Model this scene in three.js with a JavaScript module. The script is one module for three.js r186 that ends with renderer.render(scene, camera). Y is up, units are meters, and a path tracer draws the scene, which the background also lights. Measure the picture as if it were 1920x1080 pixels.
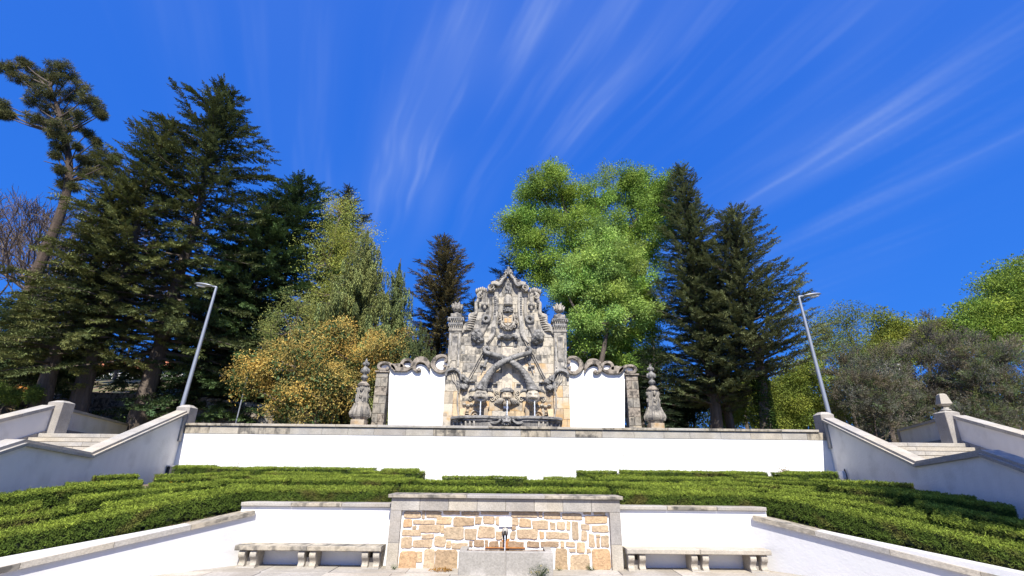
import * as THREE from 'three';
import { mergeGeometries, toCreasedNormals } from 'three/addons/utils/BufferGeometryUtils.js';

// ---------------------------------------------------------------- camera, sky, sun, exposure
const DEG = Math.PI / 180, V = (x, y, z) => new THREE.Vector3(x, y, z);
const scene = new THREE.Scene();
const camera = new THREE.PerspectiveCamera(2 * Math.atan(540 / 900) / DEG, 1920 / 1080, 0.1, 1500);
camera.position.set(0.03, 1.75, 0);
camera.rotation.order = 'YXZ';
camera.rotation.set(20.67 * DEG, -0.38 * DEG, 0.6 * DEG);
camera.updateMatrixWorld();
const renderer = new THREE.WebGLRenderer({ antialias: true });
renderer.toneMapping = THREE.LinearToneMapping;
renderer.toneMappingExposure = 1.62;
renderer.shadowMap.enabled = true;
const EXPO = 1.62;
const sunDir = V(Math.sin(7 * DEG) * Math.cos(57 * DEG), Math.sin(57 * DEG), Math.cos(7 * DEG) * Math.cos(57 * DEG));
const sun = new THREE.DirectionalLight(new THREE.Color(1.0, 0.95, 0.87), 5.0);
sun.position.copy(sunDir).multiplyScalar(120); sun.target.position.set(0, 0, -20);
sun.castShadow = true; sun.shadow.mapSize.set(4096, 4096);
Object.assign(sun.shadow.camera, { left: -60, right: 60, top: 60, bottom: -60, near: 1, far: 300 });
scene.add(sun, sun.target);

// seeded random numbers and noise
let seed = 12345;
const rnd = () => { seed = (seed + 0x6D2B79F5) | 0; let t = Math.imul(seed ^ (seed >>> 15), 1 | seed); t = (t + Math.imul(t ^ (t >>> 7), 61 | t)) ^ t; return ((t ^ (t >>> 14)) >>> 0) / 4294967296; };
const rr = (a, b) => a + (b - a) * rnd();
const clamp = (x, a = 0, b = 1) => Math.min(b, Math.max(a, x)), lerp = (a, b, t) => a + (b - a) * t;
const smooth = (a, b, x) => { const t = clamp((x - a) / (b - a)); return t * t * (3 - 2 * t); };
const hash = (x, y, s) => { let h = Math.imul(x | 0, 374761393) ^ Math.imul(y | 0, 668265263) ^ Math.imul(s | 0, 2147483647 - 61); h = Math.imul(h ^ (h >>> 13), 1274126177); return ((h ^ (h >>> 16)) >>> 0) / 4294967296; };
const vnoise = (x, y, s = 0, px = 0, py = 0) => {
  const xi = Math.floor(x), yi = Math.floor(y), fx = x - xi, fy = y - yi, u = fx * fx * (3 - 2 * fx), v = fy * fy * (3 - 2 * fy);
  const mx = (k) => px ? ((k % px) + px) % px : k, my = (k) => py ? ((k % py) + py) % py : k;
  return lerp(lerp(hash(mx(xi), my(yi), s), hash(mx(xi + 1), my(yi), s), u), lerp(hash(mx(xi), my(yi + 1), s), hash(mx(xi + 1), my(yi + 1), s), u), v);
};
const fbm = (x, y, o = 4, s = 0, p = 0) => { let a = 0.5, t = 0, n = 0; for (let i = 0; i < o; i++) { t += a * vnoise(x, y, s + i * 7, p, p); n += a; a *= 0.5; x *= 2; y *= 2; p *= 2; } return t / n; };

// the sky: clear deep blue with parallel streaks of cirrus
{
  const W = 2048, H = 1024, data = new Float32Array(W * H * 4), dx = -0.376, dz = -0.927;
  // where the larger banks of cirrus hang: view pixel, spread along and across the wind, strength
  const banks = [[760, 330, 0.32, 0.20, 0.8], [900, 70, 0.22, 0.16, 0.75], [1130, 200, 0.30, 0.12, 0.8], [1010, 20, 0.2, 0.14, 0.7], [1600, 260, 0.34, 0.20, 0.7], [1340, 60, 0.3, 0.2, 0.6], [1500, 120, 0.25, 0.12, 0.6], [1800, 190, 0.4, 0.2, 0.55], [1760, 290, 0.4, 0.16, 0.45]].map(([px, py, sa, sc, am]) => { const r = V(px / 960 - 1, 1 - py / 540, 0.5).unproject(camera).sub(camera.position).normalize(), q = 1 / (r.y + 0.06), X = r.x * q, Z = r.z * q; return [X * dx + Z * dz, -X * dz + Z * dx, sa, sc, am]; });
  for (let r = 0; r < H; r++) {
    const up = ((r + 0.5) / H - 0.5) * Math.PI, y = Math.sin(up);
    for (let c = 0; c < W; c++) {
      const a = ((c + 0.5) / W - 0.5) * 2 * Math.PI, x = Math.cos(a) * Math.cos(up), z = Math.sin(a) * Math.cos(up), k = (r * W + c) * 4;
      const yy = Math.max(0, y), t = Math.pow(1 - yy, 2.2), cs = x * sunDir.x + y * sunDir.y + z * sunDir.z;
      let R = lerp(0.021, 0.048, t), G = lerp(0.150, 0.282, t), B = lerp(0.74, 1.0, t);
      const low = Math.pow(1 - yy, 9); R += 0.05 * low; G += 0.06 * low;
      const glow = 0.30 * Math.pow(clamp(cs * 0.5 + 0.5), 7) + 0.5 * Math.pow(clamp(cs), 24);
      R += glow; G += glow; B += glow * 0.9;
      if (y > 0.005) {
        const q = 1 / (y + 0.06), X = x * q, Z = z * q, al = X * dx + Z * dz, ac = -X * dz + Z * dx;
        const warp = (fbm(X * 0.9, Z * 0.9, 3, 40) - 0.5) * 0.9, ac2 = ac + warp * 0.10 + 0.04 * (vnoise(al * 1.7, ac * 1.2, 9) - 0.5);
        const broad = fbm(ac2 * 5.2, al * 0.9, 3, 3), fine = fbm(ac2 * 29 + 0.9 * fbm(X * 3, Z * 3, 2, 5), al * 2.0, 4, 17), hair = fbm(ac2 * 75, al * 3.6, 2, 29);
        let patch = 0.14 * smooth(0.5, 0.8, fbm(X * 0.7 + 2.2, Z * 0.7 + 0.7, 3, 61)); for (const [pa, pc, sa, sc, am] of banks) { const ea = (al - pa) / sa, ec = (ac - pc) / sc; patch += am * Math.exp(-ea * ea - ec * ec); } patch = Math.min(1.25, patch) * (0.6 + 0.8 * fbm(X * 2.2, Z * 2.2, 3, 81));
        let d = patch * (0.34 * smooth(0.35, 0.85, broad) + 0.60 * Math.pow(smooth(0.42, 0.9, fine), 1.3) * (0.25 + 0.75 * smooth(0.35, 0.75, broad)) * (0.5 + 0.9 * hair));
        d *= smooth(0.02, 0.22, y);
        d = clamp(d * 0.45, 0, 0.36);
        R = lerp(R, 0.62, d); G = lerp(G, 0.74, d); B = lerp(B, 1.0, d);
      }
      data[k] = R / EXPO; data[k + 1] = G / EXPO; data[k + 2] = B / EXPO; data[k + 3] = 1;
    }
  }
  const tex = new THREE.DataTexture(data, W, H, THREE.RGBAFormat, THREE.FloatType);
  tex.mapping = THREE.EquirectangularReflectionMapping; tex.magFilter = THREE.LinearFilter; tex.needsUpdate = true;
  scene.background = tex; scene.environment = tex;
}

// a pixel of the 1920 x 1080 view, at depth z, as a point of the world; metres per pixel there
const at = (px, py, z) => { const r = V(px / 960 - 1, 1 - py / 540, 0.5).unproject(camera).sub(camera.position); return r.multiplyScalar(z / r.z).add(camera.position); };
const mpp = (p) => V(p.x - camera.position.x, p.y - camera.position.y, p.z - camera.position.z).dot(camera.getWorldDirection(V(0, 0, 0))) / 900;

// ---------------------------------------------------------------- textures and materials
function texture(size, fn, srgb = true) {
  const d = new Uint8Array(size * size * 4), c = new THREE.Color();
  for (let j = 0; j < size; j++) for (let i = 0; i < size; i++) {
    const v = fn(i / size, j / size), k = (j * size + i) * 4;
    if (srgb) { c.setRGB(v[0], v[1], v[2]).convertLinearToSRGB(); d[k] = clamp(c.r) * 255; d[k + 1] = clamp(c.g) * 255; d[k + 2] = clamp(c.b) * 255; } else d[k] = d[k + 1] = d[k + 2] = clamp(v) * 255;
    d[k + 3] = 255;
  }
  const t = new THREE.DataTexture(d, size, size); t.wrapS = t.wrapT = THREE.RepeatWrapping; t.magFilter = THREE.LinearFilter; t.minFilter = THREE.LinearMipmapLinearFilter;
  if (srgb) t.colorSpace = THREE.SRGBColorSpace; t.needsUpdate = true; return t;
}
const mix3 = (a, b, t) => [lerp(a[0], b[0], t), lerp(a[1], b[1], t), lerp(a[2], b[2], t)], mul3 = (a, k) => [a[0] * k, a[1] * k, a[2] * k];
const N = (u, v, f, o, s) => fbm(u * f, v * f, o, s, f);
// every map covers 2 x 2 m unless its material says otherwise
const T = {};
T.bump = texture(512, (u, v) => 0.55 * N(u, v, 24, 4, 5) + 0.45 * N(u, v, 90, 2, 8), false);
T.bumpSoft = texture(512, (u, v) => 0.7 * N(u, v, 8, 4, 5) + 0.3 * N(u, v, 64, 2, 8), false);
T.granite = texture(512, (u, v) => { const k = hash(u * 512, v * 512, 3), g = 0.75 + 0.5 * N(u, v, 6, 4, 1), sp = 0.72 + 0.4 * N(u, v, 128, 2, 2) + (k > 0.93 ? -0.22 : k < 0.06 ? 0.2 : 0); return mul3(mix3([0.37, 0.355, 0.33], [0.40, 0.36, 0.29], N(u, v, 5, 3, 12)), g * sp); });
T.weathered = texture(1024, (u, v) => { // pale granite under grey and black lichen
  const l1 = smooth(0.47, 0.64, N(u, v, 6, 6, 21)), l2 = smooth(0.52, 0.66, N(u, v, 18, 5, 33)), st = smooth(0.5, 0.75, fbm(u * 24, v * 4, 4, 44, 4));
  let c = mix3([0.43, 0.41, 0.37], [0.47, 0.42, 0.33], N(u, v, 4, 3, 2)); c = mul3(c, 0.75 + 0.45 * N(u, v, 60, 3, 9));
  c = mix3(c, [0.165, 0.16, 0.15], 0.8 * l1); c = mix3(c, [0.06, 0.059, 0.056], 0.75 * l2 * (0.45 + 0.55 * l1)); return mix3(c, [0.075, 0.073, 0.07], 0.6 * st); });
T.warm = texture(1024, (u, v) => { // cleaner stone, cream to ochre
  const o = smooth(0.42, 0.68, N(u, v, 4, 5, 71)), g = smooth(0.55, 0.7, N(u, v, 10, 5, 33)), st = smooth(0.6, 0.8, fbm(u * 24, v * 3, 4, 44, 3));
  let c = mix3([0.52, 0.46, 0.36], [0.50, 0.34, 0.17], o); c = mul3(c, 0.82 + 0.36 * N(u, v, 70, 3, 9)); c = mix3(c, [0.24, 0.22, 0.19], 0.6 * g); return mix3(c, [0.17, 0.15, 0.13], 0.45 * st); });
T.dark = texture(1024, (u, v) => { // carved stone almost wholly under lichen
  const l = smooth(0.40, 0.66, N(u, v, 12, 6, 91)), w = smooth(0.58, 0.72, N(u, v, 22, 4, 13));
  let c = mix3([0.235, 0.225, 0.205], [0.075, 0.073, 0.068], l); c = mix3(c, [0.40, 0.385, 0.35], 0.55 * w); return mul3(c, 0.75 + 0.5 * N(u, v, 80, 2, 9)); });
T.plaster = texture(1024, (u, v) => { const g = 0.985 + 0.03 * N(u, v, 8, 5, 3), s = smooth(0.66, 0.9, N(u, v, 5, 5, 66)), st = smooth(0.68, 0.9, fbm(u * 30, v * 3, 4, 12, 3)); return mix3(mul3([0.83, 0.82, 0.80], g), [0.58, 0.55, 0.49], 0.3 * s + 0.22 * st); });
T.plasterDark = texture(1024, (u, v) => { const g = 0.95 + 0.1 * N(u, v, 5, 5, 3), s = smooth(0.56, 0.85, N(u, v, 4, 5, 66)), st = smooth(0.55, 0.9, fbm(u * 12, v * 2, 5, 12, 2)); return mix3(mul3([0.71, 0.68, 0.625], g), [0.40, 0.375, 0.33], 0.30 * s + 0.10 * st); });  // plaster in a darker overall tone, with blotches and streaks
T.rubble = texture(512, (u, v) => mul3(mix3([0.47, 0.355, 0.225], [0.385, 0.28, 0.175], N(u, v, 8, 4, 3)), 0.66 + 0.68 * N(u, v, 64, 3, 5)));
T.concrete = texture(512, (u, v) => { const s = smooth(0.5, 0.75, N(u, v, 6, 5, 8)); return mul3(mix3([0.30, 0.28, 0.245], [0.40, 0.375, 0.335], s), 0.8 + 0.4 * N(u, v, 90, 2, 2)); });
T.paving = texture(1024, (u, v) => { const s = smooth(0.4, 0.7, N(u, v, 4, 6, 5)); return mul3(mix3([0.33, 0.30, 0.25], [0.42, 0.39, 0.34], s), 0.8 + 0.4 * N(u, v, 60, 3, 2)); });
T.soil = texture(512, (u, v) => mul3(mix3([0.17, 0.125, 0.07], [0.10, 0.12, 0.035], smooth(0.4, 0.65, N(u, v, 8, 4, 3))), 0.5 + N(u, v, 40, 3, 6)));
T.bark = texture(512, (u, v) => mul3([0.12, 0.095, 0.075], 0.45 + 1.1 * fbm(u * 32, v * 8, 4, 4, 8)));
T.metal = texture(256, (u, v) => mul3([0.36, 0.38, 0.40], 0.9 + 0.2 * N(u, v, 16, 4, 4)));
T.roof = texture(256, (u, v) => mul3([0.45, 0.16, 0.07], 0.6 + 0.8 * N(u, v, 32, 3, 4)));

const std = (o) => new THREE.MeshStandardMaterial({ roughness: 0.9, metalness: 0, ...o });
const M = {
  granite: std({ map: T.granite, bumpMap: T.bump, bumpScale: 0.006 }),
  graniteB: std({ map: T.granite, bumpMap: T.bump, bumpScale: 0.006, color: new THREE.Color(0.86, 0.85, 0.86) }),
  graniteC: std({ map: T.granite, bumpMap: T.bump, bumpScale: 0.006, color: new THREE.Color(1.12, 1.08, 1.0) }),
  moss: std({ map: T.weathered, bumpMap: T.bump, bumpScale: 0.008, color: new THREE.Color(0.84, 0.80, 0.73) }),
  greyCarved: std({ map: T.weathered, bumpMap: T.bump, bumpScale: 0.012, color: new THREE.Color(0.66, 0.645, 0.62) }),
  brownStone: std({ map: T.dark, bumpMap: T.bump, bumpScale: 0.008, color: new THREE.Color(1.15, 1.02, 0.88) }),
  w1: std({ map: T.weathered, bumpMap: T.bump, bumpScale: 0.01 }),
  w2: std({ map: T.weathered, bumpMap: T.bump, bumpScale: 0.01, color: new THREE.Color(0.80, 0.79, 0.78) }),
  w3: std({ map: T.weathered, bumpMap: T.bump, bumpScale: 0.01, color: new THREE.Color(1.14, 1.10, 1.02) }),
  h1: std({ map: T.warm, bumpMap: T.bump, bumpScale: 0.008 }),
  h2: std({ map: T.warm, bumpMap: T.bump, bumpScale: 0.008, color: new THREE.Color(0.86, 0.82, 0.76) }),
  h3: std({ map: T.warm, bumpMap: T.bump, bumpScale: 0.008, color: new THREE.Color(1.1, 1.09, 1.08) }),
  h4: std({ map: T.warm, bumpMap: T.bump, bumpScale: 0.008, color: new THREE.Color(1.06, 0.90, 0.68) }),
  carved: std({ map: T.dark, bumpMap: T.bump, bumpScale: 0.012 }),
  carvedLight: std({ map: T.weathered, bumpMap: T.bump, bumpScale: 0.012, color: new THREE.Color(0.95, 0.93, 0.9) }),
  plaster: std({ map: T.plaster, bumpMap: T.bumpSoft, bumpScale: 0.006, roughness: 0.95 }),
  plasterDark: std({ map: T.plasterDark, bumpMap: T.bumpSoft, bumpScale: 0.010, roughness: 0.95 }),
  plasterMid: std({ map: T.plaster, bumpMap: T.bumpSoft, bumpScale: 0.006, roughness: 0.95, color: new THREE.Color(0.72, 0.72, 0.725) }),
  mortar: std({ map: T.plaster, bumpMap: T.bump, bumpScale: 0.01, roughness: 0.95 }),
  concrete: std({ map: T.concrete, bumpMap: T.bump, bumpScale: 0.006 }),
  paving: std({ map: T.paving, bumpMap: T.bumpSoft, bumpScale: 0.01 }),
  soil: std({ map: T.soil, bumpMap: T.bumpSoft, bumpScale: 0.05, roughness: 1 }),
  bark: std({ map: T.bark, bumpMap: T.bump, bumpScale: 0.03, roughness: 1 }),
  barkPale: std({ map: T.bark, bumpMap: T.bump, bumpScale: 0.03, roughness: 1, color: new THREE.Color(1.9, 1.85, 1.8) }),
  barkRed: std({ map: T.bark, bumpMap: T.bump, bumpScale: 0.03, roughness: 1, color: new THREE.Color(1.5, 1.2, 1.05) }),
  steel: std({ map: T.metal, roughness: 0.45, metalness: 0.55 }),
  steelDark: std({ color: new THREE.Color(0.05, 0.055, 0.06), roughness: 0.5, metalness: 0.4 }),
  iron: std({ color: new THREE.Color(0.03, 0.028, 0.026), roughness: 0.6, metalness: 0.5 }),
  rust: std({ map: T.roof, color: new THREE.Color(0.75, 0.85, 0.45), roughness: 0.7 }),
  roof: std({ map: T.roof }),
  lens: new THREE.MeshPhysicalMaterial({ color: new THREE.Color(0.8, 0.82, 0.85), roughness: 0.2 }),
  glassDark: std({ color: new THREE.Color(0.03, 0.035, 0.04), roughness: 0.15 }),
  water: new THREE.MeshPhysicalMaterial({ color: new THREE.Color(0.92, 0.96, 1), roughness: 0.12, transmission: 0.55, thickness: 0, ior: 1.33 }),
  orange: std({ color: new THREE.Color(0.55, 0.22, 0.03), roughness: 0.6, map: T.plaster }),
  paper: std({ color: new THREE.Color(0.85, 0.85, 0.85), roughness: 0.6 }),
};
for (const k in M) M[k].name = k;
const RUB = [[1, 1, 1], [0.85, 0.82, 0.78], [1.12, 1.08, 1.0], [0.72, 0.68, 0.66], [1.08, 0.95, 0.82], [0.92, 0.94, 0.96]].map((c) => std({ map: T.rubble, bumpMap: T.bump, bumpScale: 0.015, color: new THREE.Color(...c) }));

// ---------------------------------------------------------------- helpers
const used = {};
function numbered(name) { const n = used[name] ?? 0; used[name] = n + 1; return n ? name + '_' + String(n).padStart(3, '0') : name; }
function tag(o, label, category, group, kind) { Object.assign(o.userData, { label, category }); if (group) o.userData.group = group; if (kind) o.userData.kind = kind; return o; }
function thing(name, label, category, pos = V(0, 0, 0), group) { const o = new THREE.Group(); o.name = numbered(name); o.position.copy(pos); scene.add(o); return tag(o, label, category, group); }
// world-space uv in metres, from the dominant axis of the normal
function boxUV(g, s = 0.5, ox = 0, oy = 0) {
  if (!g.attributes.normal) g.computeVertexNormals();
  const p = g.attributes.position, n = g.attributes.normal, uv = new Float32Array(p.count * 2);
  for (let i = 0; i < p.count; i++) {
    const ax = Math.abs(n.getX(i)), ay = Math.abs(n.getY(i)), az = Math.abs(n.getZ(i));
    const [a, b] = ay > ax && ay > az ? [p.getX(i), p.getZ(i)] : ax > az ? [p.getZ(i), p.getY(i)] : [p.getX(i), p.getY(i)];
    uv[2 * i] = a * s + ox; uv[2 * i + 1] = b * s + oy;
  }
  g.setAttribute('uv', new THREE.BufferAttribute(uv, 2)); return g;
}
const clean = (g) => { const h = g.index ? g.toNonIndexed() : g; for (const k of Object.keys(h.attributes)) if (!['position', 'normal', 'uv'].includes(k)) h.deleteAttribute(k); if (!h.attributes.normal) h.computeVertexNormals(); if (!h.attributes.uv) boxUV(h); h.morphAttributes = {}; return h; };
const merge = (list) => list.length === 1 ? clean(list[0]) : mergeGeometries(list.map(clean));
// a mesh under its thing: geometry is given in the world's axes and moved into the thing's
function part(name, g, mat, parent, uv = true) {
  if (Array.isArray(g)) g = merge(g);
  if (uv) boxUV(g, 0.5, rnd() * 3, rnd() * 3);
  const m = new THREE.Mesh(g, mat); m.name = name;
  if (parent) { if (parent.isGroup) { g.translate(-parent.position.x, -parent.position.y, -parent.position.z); } parent.add(m); } return m;
}
function single(name, g, mat, label, category, group, kind) { const m = part(numbered(name), g, mat, null); scene.add(m); return label ? tag(m, label, category, group, kind) : (m.userData.kind = kind, m); }
// a solid with eight corners: four below, four above (counter-clockwise seen from above)
function hexa(b, t) {
  const q = [...b, ...t].map((v) => [v.x, v.y, v.z]), f = [[3, 2, 1, 0], [4, 5, 6, 7], [0, 1, 5, 4], [1, 2, 6, 5], [2, 3, 7, 6], [3, 0, 4, 7]], pos = [];
  for (const [a, b2, c, d] of f) for (const k of [a, c, b2, a, d, c]) pos.push(...q[k]);
  const g = new THREE.BufferGeometry(); g.setAttribute('position', new THREE.Float32BufferAttribute(pos, 3)); g.computeVertexNormals(); return boxUV(g);
}
// bevelled box between two corners
function block(x0, y0, z0, x1, y1, z1, b = 0.012) {
  const s = new THREE.Shape([new THREE.Vector2(x0 + b, y0 + b), new THREE.Vector2(x1 - b, y0 + b), new THREE.Vector2(x1 - b, y1 - b), new THREE.Vector2(x0 + b, y1 - b)]);
  return new THREE.ExtrudeGeometry(s, { depth: Math.max(1e-3, z1 - z0 - 2 * b), bevelEnabled: true, bevelThickness: b, bevelSize: b, bevelSegments: 1 }).translate(0, 0, z0 + b);
}
// a bar from p0 to p1 (centre of its underside), w wide in plan, h high
function bar(p0, p1, w, h, off = 0) {
  const d = V(p1.x - p0.x, 0, p1.z - p0.z).normalize(), s = V(-d.z, 0, d.x);
  const c = (p, k, y) => V(p.x + s.x * (off + k * w / 2), p.y + y, p.z + s.z * (off + k * w / 2));
  return hexa([c(p0, -1, 0), c(p1, -1, 0), c(p1, 1, 0), c(p0, 1, 0)], [c(p0, -1, h), c(p1, -1, h), c(p1, 1, h), c(p0, 1, h)]);
}
// upright slab between two plan points with its own top heights
function slab(p0, p1, y0, w, off = 0, y1 = y0) {
  const d = V(p1.x - p0.x, 0, p1.z - p0.z).normalize(), s = V(-d.z, 0, d.x);
  const c = (p, k, y) => V(p.x + s.x * (off + k * w / 2), y, p.z + s.z * (off + k * w / 2));
  return hexa([c(p0, -1, y0), c(p1, -1, y1), c(p1, 1, y1), c(p0, 1, y0)], [c(p0, -1, p0.y), c(p1, -1, p1.y), c(p1, 1, p1.y), c(p0, 1, p0.y)]);
}
// round sweep along points with a radius at each; fz flattens it in z
function sweep(pts, rad, n = 10, fz = 1, steps = 0, bump = null) {
  const cur = new THREE.CatmullRomCurve3(pts, false, 'centripetal'), m = steps || pts.length * 6, pos = [], idx = [], uv = [];
  const R = (t) => { const x = t * (rad.length - 1), i = Math.min(rad.length - 2, Math.floor(x)); return lerp(rad[i], rad[i + 1], x - i); };
  let up = V(0, 0, 1), prev = null;
  for (let i = 0; i <= m; i++) {
    const t = i / m, p = cur.getPoint(t), tan = cur.getTangent(t); if (Math.abs(tan.z) > 0.95 && !prev) up = V(1, 0, 0);
    const b = (prev ?? up).clone().addScaledVector(tan, -(prev ?? up).dot(tan)).normalize(); prev = b; const a = V(0, 0, 0).crossVectors(b, tan).normalize(), r = R(t);
    for (let k = 0; k <= n; k++) { const q = k / n * Math.PI * 2, f = bump ? bump(t, q) : 1; pos.push(p.x + r * f * (a.x * Math.cos(q) + b.x * Math.sin(q) * fz), p.y + r * f * (a.y * Math.cos(q) + b.y * Math.sin(q) * fz), p.z + r * f * (a.z * Math.cos(q) + b.z * Math.sin(q) * fz)); uv.push(k / n, t); }
  }
  for (let i = 0; i < m; i++) for (let k = 0; k < n; k++) { const a = i * (n + 1) + k, b = a + n + 1; idx.push(a, a + 1, b, b, a + 1, b + 1); }
  for (const [row, e] of [[0, 0], [m, 1]]) { const c = cur.getPoint(e), o = pos.length / 3; pos.push(c.x, c.y, c.z); uv.push(0, 0); for (let k = 0; k < n; k++) { const a = row * (n + 1) + k; row ? idx.push(o, a, a + 1) : idx.push(o, a + 1, a); } }
  const g = new THREE.BufferGeometry(); g.setAttribute('position', new THREE.Float32BufferAttribute(pos, 3)); g.setAttribute('uv', new THREE.Float32BufferAttribute(uv, 2)); g.setIndex(idx); g.computeVertexNormals(); return g;
}
// flat band of changing width, cut from a slab of stone: pts are [x, y], z0 its back
function band(pts, wid, z0, depth, bev = 0.02, steps = 0) {
  const cur = new THREE.CatmullRomCurve3(pts.map((p) => V(p[0], p[1], 0)), false, 'centripetal'), m = steps || pts.length * 7, A = [], B = [];
  for (let i = 0; i <= m; i++) { const t = i / m, p = cur.getPoint(t), d = cur.getTangent(t), x = t * (wid.length - 1), k = Math.min(wid.length - 2, Math.floor(x)), w = Math.max(0.004, lerp(wid[k], wid[k + 1], x - k) / 2 - bev); A.push([p.x - d.y * w, p.y + d.x * w]); B.push([p.x + d.y * w, p.y - d.x * w]); }
  // built as a strip with a bevelled rim, so that bands may curl over themselves
  const pos = [], L = (a, b, c, d) => { for (const v of [a, b, c, a, c, d]) pos.push(...v); }, z1 = z0 + depth;
  const out = (P, Q, i) => { const dx = P[i][0] - Q[i][0], dy = P[i][1] - Q[i][1], l = Math.hypot(dx, dy) || 1; return [P[i][0] + dx / l * bev, P[i][1] + dy / l * bev]; };
  for (let i = 0; i < m; i++) {
    const a = A[i], b = A[i + 1], c = B[i + 1], d = B[i], ao = out(A, B, i), bo = out(A, B, i + 1), co = out(B, A, i + 1), d0 = out(B, A, i);
    L([...d, z1], [...c, z1], [...b, z1], [...a, z1]); L([...a, z1], [...b, z1], [...bo, z1 - bev], [...ao, z1 - bev]); L([...ao, z1 - bev], [...bo, z1 - bev], [...bo, z0], [...ao, z0]);
    L([...d0, z1 - bev], [...co, z1 - bev], [...c, z1], [...d, z1]); L([...d0, z0], [...co, z0], [...co, z1 - bev], [...d0, z1 - bev]); L([...ao, z0], [...bo, z0], [...co, z0], [...d0, z0]);
    if (i === 0) L([...ao, z0], [...d0, z0], [...d, z1], [...a, z1]); if (i === m - 1) L([...co, z0], [...bo, z0], [...b, z1], [...c, z1]);
  }
  const g = new THREE.BufferGeometry(); g.setAttribute('position', new THREE.Float32BufferAttribute(pos, 3)); g.computeVertexNormals(); return boxUV(g);
}
const spiral = (cx, cy, r0, r1, a0, turns, n = 22) => Array.from({ length: n + 1 }, (_, i) => { const t = i / n, a = a0 + turns * Math.PI * 2 * t, r = lerp(r0, r1, Math.pow(t, 0.8)); return [cx + r * Math.cos(a), cy + r * Math.sin(a)]; });
function lump(x, y, z, rx, ry, rz, f = null, ws = 20, hs = 14) { // a carved boss: a ball pushed in and out by f(direction)
  const g = new THREE.SphereGeometry(1, ws, hs), p = g.attributes.position, d = V(0, 0, 0);
  for (let i = 0; i < p.count; i++) { d.fromBufferAttribute(p, i); const k = f ? f(d.x, d.y, d.z) : 1; p.setXYZ(i, x + d.x * rx * k, y + d.y * ry * k, z + d.z * rz * k); }
  g.computeVertexNormals(); return g;
}
const lathe = (pts, x, y, z, n = 16, turn = 0) => new THREE.LatheGeometry(pts.map((p) => new THREE.Vector2(p[0], p[1])), n).rotateY(turn).translate(x, y, z);
// ---------------------------------------------------------------- the lie of the land
const TERR = 2.78; // level of the upper terrace
const stairX = (z) => 11.6 - 0.172 * Math.max(0, z + 18); // inner face of the stair walls
const soilY = (z) => z < -12 ? 1.05 + 0.05 * (-12 - z) : z < -10.4 ? lerp(0.86, 1.05, (-10.4 - z) / 1.6) : 0.86 - 0.24 * (z + 10.4);
function landY(x, z) {
  let y = TERR + 0.045 * Math.max(0, -26 - z);
  const bank = smooth(-16.5, -19.5, x) * smooth(-27.3, -28.2, z); y = lerp(y, 5.2 + 0.26 * clamp(-28 - z, 0, 12), bank);
  const side = smooth(-21.5, -23.5, x) * smooth(-21.5, -23.0, z); y = lerp(y, Math.max(y, 4.5), side);
  return y + 0.10 * (fbm(x * 0.4, z * 0.4, 3, 5) - 0.5);
}
function grid(xs, zs, f) {
  const pos = [], idx = []; zs.forEach((z) => xs.forEach((x) => { const p = f(x, z); pos.push(p[0], p[1], p[2]); }));
  const w = xs.length; for (let j = 0; j + 1 < zs.length; j++) for (let i = 0; i + 1 < w; i++) { const a = j * w + i; idx.push(a, a + w, a + 1, a + 1, a + w, a + w + 1); }
  const g = new THREE.BufferGeometry(); g.setAttribute('position', new THREE.Float32BufferAttribute(pos, 3)); g.setIndex(idx); g.computeVertexNormals();
  if (g.attributes.normal.getY(0) < 0) { g.setIndex(idx.map((_, i) => idx[i - i % 3 + [0, 2, 1][i % 3]])); g.computeVertexNormals(); } return g;
}
const range = (a, b, n) => Array.from({ length: n + 1 }, (_, i) => lerp(a, b, i / n));
single('ground', grid([-700, -200, -80, 80, 200, 700], [60, 10, -60, -200, -900], (x, z) => [x, -0.35, z]), M.soil, null, null, null, 'structure');
single('hillside', grid(range(-90, 90, 90), [-18.25, -18.6, ...range(-19.5, -60, 40), -75, -100, -140], (x, z) => [x, z > -18.3 ? -0.3 : landY(x, z), z]), M.soil, null, null, null, 'structure');
single('garden_soil', grid(range(-10.6, 10.6, 70), range(0, 1, 26), (x, t) => { const a = Math.abs(x), f = a < 5.1 ? -10.72 : -10.72 + (a - 5.1), b = a > 10.35 ? Math.min(f, -18 + (11.7 - a) / 0.172) : f, z = lerp(-18.02, Math.max(-17.9, b), t); return [x, soilY(z) + 0.05 * (fbm(x * 3, z * 3, 3, 2) - 0.5), z]; }), M.soil, null, null, null, 'structure');

// plaza: flagstones with open joints over a bed
{
  const bed = single('plaza', grid(range(-14, 14, 4), range(16, -10.5, 4), (x, z) => [x, -0.02, z]), M.concrete, null, null, null, 'structure');
  const P3 = [M.paving, std({ map: T.paving, bumpMap: T.bumpSoft, bumpScale: 0.01, color: new THREE.Color(0.9, 0.88, 0.86) }), std({ map: T.paving, bumpMap: T.bumpSoft, bumpScale: 0.01, color: new THREE.Color(1.08, 1.04, 0.98) })];
  let z = -10.52;
  for (let r = 0; r < 7; r++) {
    const d = rr(0.55, 0.75); let x = -11.5 + rr(0, 0.5);
    while (x < 11) { const w = rr(0.8, 1.4), h = rr(-0.002, 0.004); if (Math.abs(x + w / 2) < 9.5) part('paving_stone', block(x + 0.006, -0.06, z + 0.006, x + w - 0.006, h, z + d - 0.006, 0.005), P3[Math.floor(rnd() * 3)], bed); x += w; }
    z += d;
  }
  single('plaza_front', grid([-14, 0, 14], [z + 0.004, 16], (x, zz) => [x, 0, zz]), M.paving, null, null, null, 'structure');
}

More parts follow.
